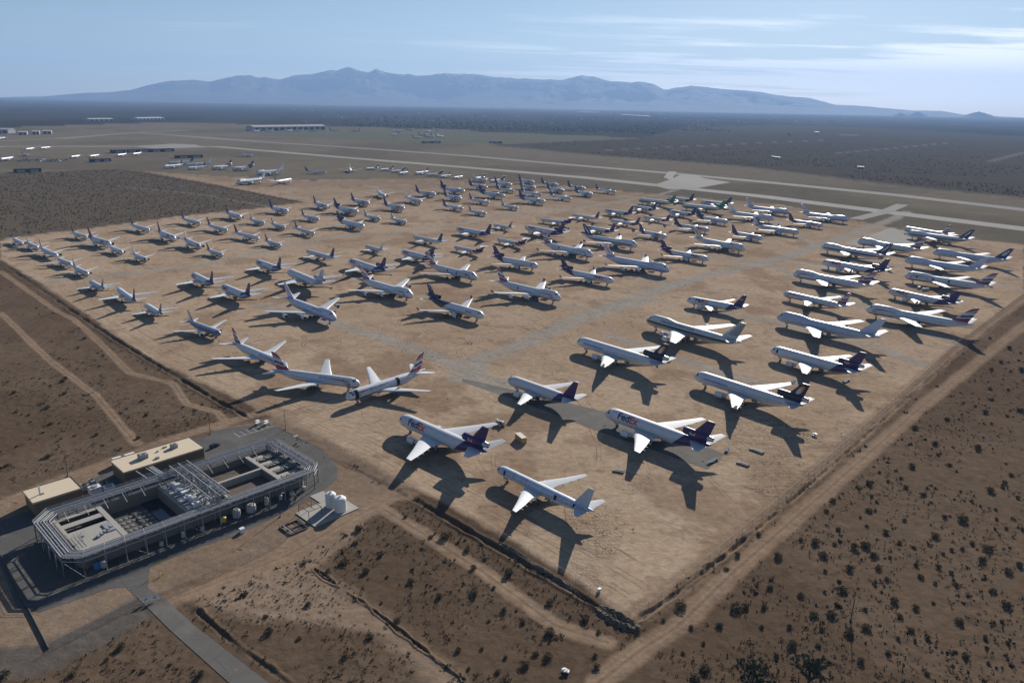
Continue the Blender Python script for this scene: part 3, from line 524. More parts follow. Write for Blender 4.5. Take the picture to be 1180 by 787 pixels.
# ---- tyre tracks in the sand: pairs of faint ribbons
def tyre_tracks():
    rg = random.Random(21); V = []; F = []
    def add(pts, w):
        b = len(V); n = len(pts)
        for i, p in enumerate(pts):
            a = Vector(pts[max(i - 1, 0)]); c = Vector(pts[min(i + 1, n - 1)]); d = c - a
            if d.length < 1e-6: d = Vector((1, 0))
            d.normalize(); V.append((p[0] - d.y * w / 2, p[1] + d.x * w / 2, .026)); V.append((p[0] + d.y * w / 2, p[1] - d.x * w / 2, .026))
        for i in range(n - 1): F.append((b + 2 * i + 1, b + 2 * i + 3, b + 2 * i + 2, b + 2 * i))
    def pair(x, y, a, L_, curv, gap=2.0, w=.45):
        for sd in (-1, 1):
            px, py, h = x, y, a; out = []; k = max(6, int(L_ / 3))
            for i in range(k):
                out.append((px - math.sin(h) * gap / 2 * sd, py + math.cos(h) * gap / 2 * sd)); h += curv * L_ / k; px += math.cos(h) * L_ / k; py += math.sin(h) * L_ / k
            add(out, w)
    for (zone, typ, liv, x, y, h, sc, px, py) in PLANES:
        if math.hypot(x, y) > 760: continue
        for q in range(3):
            pair(x + rg.uniform(-14, 4) * math.cos(h), y + rg.uniform(-14, 4) * math.sin(h), h + rg.uniform(-.25, .25), rg.uniform(25, 70), rg.uniform(-.03, .03), rg.choice((1.6, 2.0, 5.0, 10.6)), rg.choice((.35, .5, .9)))
    for (cx, cy) in RINGS:
        for q in range(7): pair(cx + rg.uniform(-5, 5), cy + rg.uniform(-5, 5), rg.uniform(0, 6.28), rg.uniform(50, 120), 1 / rg.uniform(10, 24), 2.0, rg.choice((.4, .6)))
    for k in range(60):
        x, y = rg.uniform(-60, 150), rg.uniform(200, 480)
        if poly_sd(np.array([x]), np.array([y]), LOT)[0] > -25: continue
        pair(x, y, rg.choice((2.33, -.81, .8, -2.3)) + rg.uniform(-.3, .3), rg.uniform(30, 110), rg.uniform(-.012, .012), 1.9, rg.choice((.3, .4, .5)))
    left = [LOT[i] for i in range(0, 10)]
    for off in (6, 8, 13, 15, 22, 24):
        out = []
        for i, p in enumerate(left):
            a = Vector(left[max(0, i - 1)]); b = Vector(left[min(len(left) - 1, i + 1)]); t = (b - a).normalized()
            for q in (0,): out.append((p[0] + t.y * off + rg.uniform(-1, 1), p[1] - t.x * off + rg.uniform(-1, 1)))
        fine = []
        for a, b in zip(out[:-1], out[1:]):
            for j in range(8): fine.append((a[0] + (b[0] - a[0]) * j / 8 + rg.uniform(-.12, .12), a[1] + (b[1] - a[1]) * j / 8 + rg.uniform(-.12, .12)))
        add(fine[6:], .45)
    V_ = np.array(V); keep = poly_sd(V_[:, 0], V_[:, 1], LOT) < -2
    F_ = [f for f in F if all(keep[i] for i in f)]
    M = Mat('tyre_track', .95, spec=.1).base((.245, .17, .118)); nt = M.nt
    M.mix(M.noise(.05, 3).ramp(.45, .55), (.43, .34, .26))
    m_ = M.done(); tr = nt.nodes.new('ShaderNodeBsdfTransparent'); mx = nt.nodes.new('ShaderNodeMixShader'); f = M.noise(.09, 4, .6).ramp(.38, .60) * .5
    nt.links.new(f.s, mx.inputs[0]); nt.links.new(tr.outputs[0], mx.inputs[1]); nt.links.new(M.b.outputs[0], mx.inputs[2]); nt.links.new(mx.outputs[0], nt.nodes['Material Output'].inputs[0])
    o = np_mesh('tyre_tracks', V_, np.array(F_), m_); props(o, kind='structure')
tyre_tracks()
# ================================================================ AIRCRAFT
# d = distance behind the nose tip; half-model frame: x = L/2 - d, y to port, z up from the ground
T = {
 '747': dict(L=68.6, R=3.25, zc=5.6, hump=1, wing=(18.5, 16.0, 11.7, 27.5, 9.3, 41.0, 4.2, 29.8, 4.1, 6.9), eng=((11.7, 20.5, 1.35), (20.8, 29.5, 1.35)), er=1.35,
             fin=(52.5, 12.5, 66.0, 4.4, 8.4, 19.3), stab=(57.5, 8.5, 65.5, 2.8, 11.0, 7.6, 9.3), mg=((-30.5, 1.9), (-30.5, -1.9), (-34, 5.4), (-34, -5.4)), ng=7.7),
 'dc10': dict(L=53.5, R=3.01, zc=5.2, wing=(17.5, 13.0, 8.3, 22.0, 8.2, 33.8, 2.8, 24.6, 3.5, 5.9), eng=((8.0, 15.5, 1.4),), er=1.4, tri=(41.0, 54.2, 9.9, 1.55),
             fin=(40.5, 11.0, 50.5, 4.4, 8.0, 17.7), stab=(44.5, 7.5, 51.5, 2.7, 10.8, 6.6, 8.3), mg=((-28.8, 5.3), (-28.8, -5.3)), ng=6.7),
 'md11': dict(L=58.6, R=3.01, zc=5.2, wing=(20.5, 13.0, 8.3, 25.0, 8.4, 37.8, 2.8, 25.4, 3.5, 6.1), eng=((8.0, 18.5, 1.45),), er=1.45, tri=(46.0, 60.2, 9.9, 1.6), winglet=1,
             fin=(46.0, 11.0, 56.0, 4.4, 8.0, 17.6), stab=(50.0, 7.0, 56.2, 2.7, 9.2, 6.6, 8.0), mg=((-31.6, 5.3), (-31.6, -5.3)), ng=7.0),
 'a300': dict(L=53.0, R=2.82, zc=4.9, wing=(17.0, 11.3, 7.8, 21.0, 7.4, 30.6, 2.9, 22.3, 3.5, 5.6), eng=((7.9, 15.5, 1.4),), er=1.4,
             fin=(42.0, 9.5, 50.3, 3.6, 7.4, 16.5), stab=(45.0, 6.5, 50.3, 2.4, 8.1, 6.2, 7.1), mg=((-25.3, 4.8), (-25.3, -4.8)), ng=6.7),
 'a310': dict(L=45.5, R=2.82, zc=4.9, wing=(13.8, 10.8, 7.8, 17.8, 6.6, 27.2, 2.3, 21.8, 3.5, 5.6), eng=((7.7, 12.4, 1.4),), er=1.4,
             fin=(34.8, 9.0, 42.6, 3.4, 7.4, 15.8), stab=(37.6, 6.3, 42.8, 2.4, 8.1, 6.2, 7.1), mg=((-21.8, 4.8), (-21.8, -4.8)), ng=6.6),
 '767': dict(L=54.0, R=2.52, zc=4.7, wing=(18.5, 10.8, 8.0, 22.5, 6.4, 32.5, 2.4, 23.7, 3.5, 5.8), eng=((7.9, 17.0, 1.3),), er=1.3,
             fin=(42.5, 8.8, 50.8, 3.2, 7.0, 15.8), stab=(45.5, 6.5, 51.5, 2.2, 9.3, 5.8, 7.1), mg=((-29.0, 4.6), (-29.0, -4.6)), ng=6.4),
 '767s': dict(L=48.0, R=2.52, zc=4.7, wing=(15.5, 10.8, 8.0, 19.5, 6.4, 29.5, 2.4, 23.7, 3.5, 5.8), eng=((7.9, 14.0, 1.3),), er=1.3,
             fin=(36.5, 8.8, 44.8, 3.2, 7.0, 15.8), stab=(39.5, 6.5, 45.5, 2.2, 9.3, 5.8, 7.1), mg=((-25.0, 4.6), (-25.0, -4.6)), ng=6.4),
 '777': dict(L=63.0, R=3.1, zc=5.4, wing=(21.0, 13.0, 9.6, 26.5, 8.2, 38.5, 2.4, 30.2, 3.8, 6.6), eng=((9.6, 19.5, 1.7),), er=1.7,
             fin=(49.0, 10.5, 58.8, 3.8, 8.0, 18.5), stab=(52.5, 7.8, 59.0, 2.6, 10.8, 6.6, 8.2), mg=((-33.0, 5.5), (-33.0, -5.5)), ng=6.6),
 '757': dict(L=46.5, R=1.95, zc=4.15, wing=(15.2, 9.0, 6.5, 18.8, 5.4, 26.6, 1.8, 19.0, 3.2, 5.0), eng=((6.5, 12.6, 1.15),), er=1.15,
             fin=(36.5, 7.6, 43.6, 2.8, 5.9, 13.6), stab=(39.0, 5.6, 43.8, 1.9, 7.6, 4.9, 5.9), mg=((-23.5, 3.7), (-23.5, -3.7)), ng=5.2),
 'a320': dict(L=36.5, R=1.98, zc=3.7, wing=(11.5, 7.4, 6.0, 14.8, 4.3, 20.8, 1.6, 17.0, 2.7, 4.4), eng=((5.75, 10.0, 1.05),), er=1.05,
             fin=(28.0, 6.3, 34.0, 2.2, 5.3, 11.8), stab=(30.5, 4.2, 34.3, 1.6, 6.2, 4.4, 5.1), mg=((-17.7, 3.8), (-17.7, -3.8)), ng=5.0),
 '737': dict(L=32.5, R=1.88, zc=3.3, wing=(10.5, 7.6, 4.9, 13.2, 4.7, 18.6, 1.6, 14.4, 2.3, 3.7), eng=((4.9, 9.2, 0.95),), er=0.95,
             fin=(24.0, 6.3, 30.2, 2.3, 5.0, 11.1), stab=(26.5, 4.6, 30.8, 1.6, 6.3, 4.2, 4.9), mg=((-17.0, 2.6), (-17.0, -2.6)), ng=4.6),
 '727': dict(L=43.5, R=1.88, zc=3.5, wing=(16.5, 9.3, 6.0, 20.5, 5.6, 27.6, 2.3, 16.4, 2.5, 3.4), eng=(), er=0.8, ttail=1, rear=(2.95, 31.5, 4.6),
             fin=(33.0, 9.0, 41.0, 5.0, 5.1, 10.2), stab=(39.3, 4.8, 43.4, 2.2, 5.4, 10.15, 10.05), mg=((-22.5, 2.9), (-22.5, -2.9)), ng=4.6),
}
def prof(t, d):
    """radius and centre height of the fuselage at distance d"""
    L, R, zc = t['L'], t['R'], t['zc']
    nl = 2.1 * R; tl = min(0.31 * L, 6.0 * R)
    if d < nl:
        q = 1 - d / nl
        return R * max(1 - q ** 2.3, 0) ** 0.56, zc - 0.20 * R * q ** 1.6
    if d > L - tl:
        q = (d - (L - tl)) / tl
        r = R * (1 - 0.90 * q ** 1.45)
        return r, zc + (R - r) * 0.72
    return R, zc
def surf(t, d, th, off=0.0):
    r, zc = prof(t, d)
    c, s = math.cos(th), math.sin(th)
    rad = r
    if t.get('hump') and s > 0:
        # upper lobe of the jumbo's double deck
        up = sm01((d - 1.0) / 5.5) * (1 - sm01((d - 15.0) / 9.0))
        if up > 0:
            cz, cr = 2.45 * min(1, r / t['R']), 2.0 * min(1, r / t['R'])
            cz2 = cz
            disc = cr * cr - (cz2 * c) ** 2
            if disc > 0:
                rr = cz2 * s + math.sqrt(disc)
                if rr > r: rad = r + (rr - r) * up
    return (t['L'] / 2 - d, (rad + off) * c, zc + (rad + off) * s)
def sm01(x):
    x = min(max(x, 0), 1); return x * x * (3 - 2 * x)

WHITE = (0.64, 0.66, 0.705); PURPLE = (0.045, 0.022, 0.115); NAVY = (0.018, 0.03, 0.10)
ORANGE = (0.75, 0.10, 0.02); RED = (0.42, 0.03, 0.04)
m_tyre = paint('tyre_rubber', (0.02, 0.02, 0.021), 0.9)
m_strut = paint('gear_metal', (0.42, 0.42, 0.43), 0.5, 0.3)
m_dark = paint('engine_interior', (0.03, 0.03, 0.033), 0.7)
m_wing = paint('wing_paint', (0.58, 0.60, 0.635), 0.55, var=0.22, scale=0.4, vary=.45)
m_metal = paint('bare_metal', (0.52, 0.52, 0.53), 0.35, 0.7)
m_glass = paint('cockpit_glass', (0.015, 0.018, 0.022), 0.15)
m_text_dark = paint('lettering_dark', (0.05, 0.05, 0.09), 0.5)
m_text_purple = paint('lettering_purple', (0.040, 0.02, 0.11), 0.45)
m_text_orange = paint('lettering_orange', (0.62, 0.06, 0.025), 0.45)
m_text_green = paint('lettering_green', (0.02, 0.07, 0.05), 0.5)
m_text_white = paint('lettering_white', (0.75, 0.75, 0.77), 0.5)
m_red = paint('ribbon_red', RED, 0.45); m_blue = paint('ribbon_blue', (0.02, 0.035, 0.16), 0.45)
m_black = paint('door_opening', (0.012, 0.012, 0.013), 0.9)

PAX = {'ba', 'badoors', 'ba4', 'china', 'china4', 'sia', 'sia4', 'thai', 'koru', 'cathay', 'evergreen', 'darktail', 'bluetail', 'white', 'nofin', 'nofin2', 'redtail', 'striped', 'navybody', 'bare', 'farred', 'silvertail', 'sun', 'green', 'greynose'}
def fus_mat(typ, liv):
    key = 'fuselage_%s_%s' % (liv, typ)
    if key in _mc: return _mc[key]
    t = T[typ]; L, R, zc = t['L'], t['R'], t['zc']
    base = {'navybody': (0.13, 0.17, 0.30), 'china': (0.60, 0.64, 0.76), 'china4': (0.62, 0.66, 0.76), 'bluewhite': (0.50, 0.56, 0.70), 'koru': (0.52, 0.58, 0.70),
            'bare': (0.52, 0.58, 0.68), 'ba': (0.66, 0.69, 0.74), 'ba4': (0.66, 0.69, 0.74), 'badoors': (0.66, 0.69, 0.74), 'farred': (0.5, 0.5, 0.52)}.get(liv, WHITE)
    M = Mat(key, 0.38).base(base)
    d = M.x * -1.0 + L / 2; h = (M.z - zc) * (1.0 / R)       # distance behind nose, height -1..1
    oi = M.nt.nodes.new('ShaderNodeObjectInfo'); rnd = X(M.nt, oi.outputs['Random'])
    n = M.noise(0.5, 5)
    M.mix(n.ramp(0.5, 0.8) * 0.22, tuple(v * 0.75 for v in base)); M.mix(rnd * 0.35, tuple(v * k for v, k in zip(base, (0.66, 0.64, 0.60))))
    if liv.startswith('fedex') and liv != 'fedexplain2':
        M.mix(d > (h * (0.055 * L) + 0.725 * L), PURPLE)
        if typ in ('757', '727'): pass
    elif liv in ('ba', 'badoors', 'ba4'):
        M.mix(h < -0.52, (0.012, 0.018, 0.055))
    elif liv in ('china', 'china4'):
        M.mix(h < -0.25, (0.20, 0.22, 0.52)); M.mix((h < 0.05) * (h > -0.25) * 0.45, (0.35, 0.38, 0.62))
    elif liv == 'evergreen':
        M.mix((h < 0.30) * (h > -0.12) * (d < 0.93 * L), (0.018, 0.045, 0.030)); M.mix((h < -0.16) * (h > -0.26) * (d < .93 * L), (0.42, 0.30, 0.08))
        M.mix(h < -0.30, (0.45, 0.46, 0.48)); M.mix((d < 1.0), (0.02, 0.02, 0.02))
    elif liv in ('sia', 'sia4'):
        M.mix((h < 0.12) * (h > -0.22) * (d > 4.0) * (d < 0.95 * L), (0.05, 0.045, 0.055)); M.mix((h < -0.25) * (h > -0.36) * (d > 5.0) * (d < .95 * L), (0.40, 0.26, 0.06))
    elif liv == 'darkrear':
        M.mix(d > (h * (-0.09 * L) + 0.66 * L), (0.016, 0.022, 0.07)); M.mix((d > (h * (-0.09 * L) + 0.63 * L)) * (d < (h * (-0.09 * L) + 0.66 * L)) * (h < 0.2), (0.42, 0.30, 0.20))
    elif liv == 'green':
        M.mix(h < -0.10, (0.03, 0.17, 0.08)); M.mix((h < -0.02) * (h > -0.10), (0.55, 0.25, 0.03)); M.mix(d > L * 0.88, (0.03, 0.17, 0.08))
    elif liv == 'sun':
        M.mix((h > 0.0) * (h < 0.38) * (d > 7) * (d < 21), (0.26, 0.36, 0.62)); M.mix(d > L * 0.93, (0.28, 0.38, 0.60))
    elif liv == 'cathay':
        M.mix(h < -0.55, (0.45, 0.47, 0.48))
    elif liv == 'bare':
        M.mix(n.ramp(0.52, 0.60) * 0.45, (0.30, 0.34, 0.42)); M.mix((d < 1.2), (0.25, 0.26, 0.28))
    elif liv in ('farred',):
        M.mix(d > L * 0.80, (0.35, 0.03, 0.04))
    elif liv == 'redtail':
        M.mix(d > L * 0.86, (0.16, 0.03, 0.09))
    elif liv == 'striped':
        M.mix(d > L * 0.92, (0.03, 0.03, 0.05))
    elif liv == 'navybody':
        M.mix(h > 0.55, (0.42, 0.46, 0.55))
    if liv in PAX:
        ww = M.x * (1 / 1.02)
        win = ((h - 0.20).abs() < 0.19 / R) * (ww.fract() < 0.45) * (d > 0.13 * L) * (d < 0.84 * L)
        M.mix(win * 0.75, (0.035, 0.04, 0.05))
        if t.get('hump'):
            win2 = ((h - 1.0).abs() < 0.05) * (ww.fract() < 0.45) * (d > 6.5) * (d < 17); M.mix(win2 * 0.7, (0.035, 0.04, 0.05))
    for q in ((.10, .72) if liv.startswith('fedex') or R < 2.2 else (.10, .27, .50, .73)):
        a_ = (d - q * L).abs(); b_ = (h - (0.02 if R < 2.2 else -0.02)).abs()
        M.mix((a_ < .62) * (b_ < 1.15 / R) * (((a_ > .47) + (b_ > 1.0 / R)).clamp()) * 0.55, (0.10, 0.10, 0.12))
    M.mix(((d - .30 * L).abs() < 1.0) * ((h + .55).abs() < .22) * 0.25, (0.2, 0.2, 0.22))
    # panel joints + grime streaks low on the belly
    j = (M.x * (1 / 5.3)).fract() < 0.012
    M.mix(j * 0.35, (0.25, 0.25, 0.26))
    gr = M.noise(1.0, 5, 0.7, vec=M.mapped((0.12, 1, 2.5)))
    M.mix(gr.ramp(0.5, 0.75) * (h.ramp(0.4, -1.0) * 0.55 + 0.14 + rnd * 0.2), (0.22, 0.19, 0.16))
    _mc[key] = M.done(); return _mc[key]

def fin_mat(typ, liv):
    key = 'tail_%s_%s' % (liv, typ)
    if key in _mc: return _mc[key]
    t = T[typ]; f = t['fin']; L = t['L']
    W = (0.62, 0.63, 0.66)
    base = {'fedex': PURPLE, 'fedextext': PURPLE, 'fedextextnw': PURPLE, 'fedexplain': PURPLE, 'fedexnose': (0.70, 0.70, 0.72), 'darktail': (0.035, 0.03, 0.055), 'bluetail': (0.03, 0.04, 0.16),
            'ba': W, 'ba4': W, 'badoors': W, 'china': (0.60, 0.56, 0.70), 'china4': (0.66, 0.60, 0.66), 'evergreen': (0.52, 0.56, 0.60), 'sia': NAVY, 'sia4': NAVY,
            'koru': (0.015, 0.04, 0.13), 'thai': (0.58, 0.54, 0.50), 'cathay': (0.60, 0.62, 0.64), 'darkrear': (0.016, 0.022, 0.07), 'sun': (0.016, 0.018, 0.045),
            'redtail': (0.13, 0.025, 0.10), 'striped': W, 'graytail': (0.55, 0.57, 0.62), 'green': (0.03, 0.19, 0.09), 'farred': (0.33, 0.03, 0.04), 'silvertail': (0.34, 0.30, 0.31),
            'white': (0.24, 0.22, 0.24), 'navybody': (0.70, 0.71, 0.73), 'bluewhite': (0.50, 0.56, 0.68), 'bare': (0.55, 0.59, 0.66)}.get(liv, (0.68, 0.69, 0.70))
    M = Mat(key, 0.42).base(base)
    v = (M.z - f[4]) * (1 / (f[5] - f[4]))                      # 0 root .. 1 tip
    d = M.x * -1.0 + L / 2
    le = v * (f[2] - f[0]) + f[0]; ch = v * (f[3] - f[1]) + f[1]
    u = (d - le)._m('DIVIDE', ch)                                # 0 leading .. 1 trailing
    if liv in ('ba', 'ba4', 'badoors'):
        w = ((u * 5.0 + 0.4).sin()) * 0.05
        M.mix((v + w) < 0.22, (0.33, 0.02, 0.03))
        M.mix(((v + w) > 0.30) * ((v + w) < 0.46) * (u > 0.15), (0.02, 0.03, 0.13))
        M.mix(((v + w) > 0.62) * ((v + w - u * 0.25) < 0.70), (0.02, 0.03, 0.13))
        M.mix(((v - u * 0.3) > 0.58) * ((v - u * 0.3) < 0.82), (0.36, 0.025, 0.03)); M.mix(((v - u * 0.3) > 0.50) * ((v - u * 0.3) < 0.58), W)
    elif liv in ('china', 'china4', 'thai'):
        cu, cv = u - 0.52, v - 0.55
        rr = (cu * cu * 1.5 + cv * cv).sqrt(); an = cv.atan2(cu)
        c1 = (0.50, 0.10, 0.24) if liv != 'thai' else (0.36, 0.07, 0.05)
        pet = (an * 2.5).sin().abs() * 0.10 + 0.20
        M.mix(rr < pet, c1); M.mix((rr < pet - 0.09) * (rr > 0.03), (0.66, 0.35, 0.48) if liv != 'thai' else (0.55, 0.30, 0.14)); M.mix(rr < 0.04, c1)
        M.mix((v < 0.12), (0.42, 0.40, 0.62) if liv != 'thai' else base)
    elif liv == 'evergreen':
        s = (u + v * 0.15)
        M.mix(((s * 7.0).fract() < 0.55) * (s > 0.32) * (v > 0.18) * (v < 0.92), (0.03, 0.035, 0.03))
        M.mix((((u - 0.45) * (u - 0.45) * 1.2 + (v - 0.28) * (v - 0.28)) < 0.018), (0.30, 0.34, 0.33))
    elif liv in ('sia', 'sia4', 'koru'):
        cu, cv = (u - 0.50), (v - 0.5)
        if liv == 'koru':
            rr = (cu * cu * 1.3 + cv * cv).sqrt()
            M.mix((rr < 0.27) * (rr > 0.19) * (u > 0.25), (0.66, 0.70, 0.74)); M.mix((rr < 0.11), (0.66, 0.70, 0.74)); M.mix((cu.abs() < 0.06) * (cv > -0.24) * (cv < 0.0), (0.66, 0.70, 0.74))
        else:
            M.mix(((cu * 1.5 - cv * 0.25).abs() + (cv * 0.55).abs()) < 0.24, (0.62, 0.64, 0.70)); M.mix(((cu * 1.5 - cv * 0.3 + 0.03).abs() + cv.abs() * 0.9) < 0.07, NAVY)
    elif liv == 'sun':
        cu, cv = u - 0.5, v - 0.62
        rr = (cu * cu * 1.2 + cv * cv).sqrt(); M.mix(rr < 0.24, (0.60, 0.56, 0.48)); M.mix((rr < 0.24) * ((cu + cv * 0.9) > 0.06), (0.62, 0.22, 0.02))
    elif liv == 'striped':
        M.mix((v * 3.2 + u * 0.6).fract() < 0.55, (0.03, 0.025, 0.05)); M.mix(v < 0.25, (0.25, 0.03, 0.05))
    elif liv == 'graytail':
        M.mix((M.voro(0.9, dim='3D') < 0.33) * 0.8, (0.12, 0.14, 0.22))
    elif liv == 'cathay':
        M.mix((u - v * 0.25) < 0.22, (0.03, 0.035, 0.04))
    elif liv == 'darkrear':
        M.mix((M.voro(0.7, dim='3D') < 0.35) * (v > 0.35), (0.40, 0.36, 0.33))
    elif liv in ('navybody', 'nofin2'):
        M.mix(u < 0.22, (0.03, 0.03, 0.06))
    elif liv in ('darktail', 'white'):
        M.mix(u > 0.75, tuple(min(1, c * 3 + 0.1) for c in base))
    elif liv == 'china': pass
    M.mix(M.noise(0.8, 4).ramp(0.5, 0.75) * 0.18, tuple(v_ * 0.6 for v_ in base))
    _mc[key] = M.done(); return _mc[key]

_lt = {}
def text_polys(s, size, bold=0.0, spacing=1.0):
    """triangles of a line of text, cut into strips so that it can follow a curved skin; returns verts (x,y), faces, width"""
    k = (s, size, bold, spacing)
    if k in _lt: return _lt[k]
    cu = bpy.data.curves.new('t', 'FONT'); cu.body = s; cu.size = size; cu.offset = bold; cu.space_character = spacing; cu.resolution_u = 3
    ob = bpy.data.objects.new('t', cu); COL.objects.link(ob)
    dg = bpy.context.evaluated_depsgraph_get(); dg.update()
    me = ob.evaluated_get(dg).to_mesh()
    bm = bmesh.new(); bm.from_mesh(me)
    ob.evaluated_get(dg).to_mesh_clear(); COL.objects.unlink(ob); bpy.data.objects.remove(ob); bpy.data.curves.remove(cu)
    bmesh.ops.triangulate(bm, faces=bm.faces)
    ys = [v.co.y for v in bm.verts]; y0, y1 = min(ys), max(ys); n = max(2, int((y1 - y0) / 0.35))
    for i in range(1, n):
        yy = y0 + (y1 - y0) * i / n
        bmesh.ops.bisect_plane(bm, geom=bm.verts[:] + bm.edges[:] + bm.faces[:], plane_co=(0, yy, 0), plane_no=(0, 1, 0))
    xs = [v.co.x for v in bm.verts]; x0, x1 = min(xs), max(xs)
    bm.verts.index_update()
    out = ([(v.co.x - x0, v.co.y - y0) for v in bm.verts], [tuple(v.index for v in f.verts) for f in bm.faces], x1 - x0, y1 - y0)
    bm.free(); _lt[k] = out; return out
def wrap_text(mb, t, s, size, d0, th0, side, bold=0.0, m=0, off=0.035, spacing=1.0, dstart=None):
    vs, fs, w, h = text_polys(s, size, bold, spacing)
    R = t['R']; out = []
    for (x, y) in vs:
        d = (d0 + x) if side > 0 else (d0 + w - x)
        if dstart is not None and side < 0: d = dstart - x
        th = th0 + y / R
        p = surf(t, d, th if side > 0 else math.pi - th, off)
        out.append(p)
    mb.add(out, fs, m)
    return w

def foil(n=9):
    """closed airfoil section, chord 0..1"""
    up = []; 
    for i in range(n):
        c = (1 - math.cos(math.pi * i / (n - 1))) / 2
        th = 0.6 * (0.2969 * math.sqrt(c) - 0.126 * c - 0.3516 * c ** 2 + 0.2843 * c ** 3 - 0.1036 * c ** 4) / 0.6 * 5
        up.append((c, th))
    return [(c, th * 0.135) for c, th in up] + [(c, -th * 0.085) for c, th in reversed(up[1:-1])]
FOIL = foil()
def panel(mb, secs, L, vertical=False, m=0):
    """loft sections: (d_le, chord, span, z, thickness)"""
    n = len(FOIL); vs = []
    for (dl, ch, sp, z, th) in secs:
        for (c, h) in FOIL:
            if vertical: vs.append((L / 2 - dl - c * ch, sp + h * ch * th, z))
            else: vs.append((L / 2 - dl - c * ch, sp, z + h * ch * th))
    fs = []
    for j in range(len(secs) - 1):
        for i in range(n):
            k = (i + 1) % n; fs.append((j * n + i, j * n + k, (j + 1) * n + k, (j + 1) * n + i))
    fs.append(tuple(range(n - 1, -1, -1))); fs.append(tuple((len(secs) - 1) * n + i for i in range(n)))
    mb.add(vs, fs, m, False)
def set_smooth(o, ang=0.6):
    me = o.data; me.polygons.foreach_set('use_smooth', [True] * len(me.polygons))
    for e in me.edges: pass
    try: me.set_sharp_from_angle(angle=ang)
    except Exception: pass
    return o
def fix_normals(o):
    bm = bmesh.new(); bm.from_mesh(o.data); bmesh.ops.recalc_face_normals(bm, faces=bm.faces); bm.to_mesh(o.data); bm.free(); return o

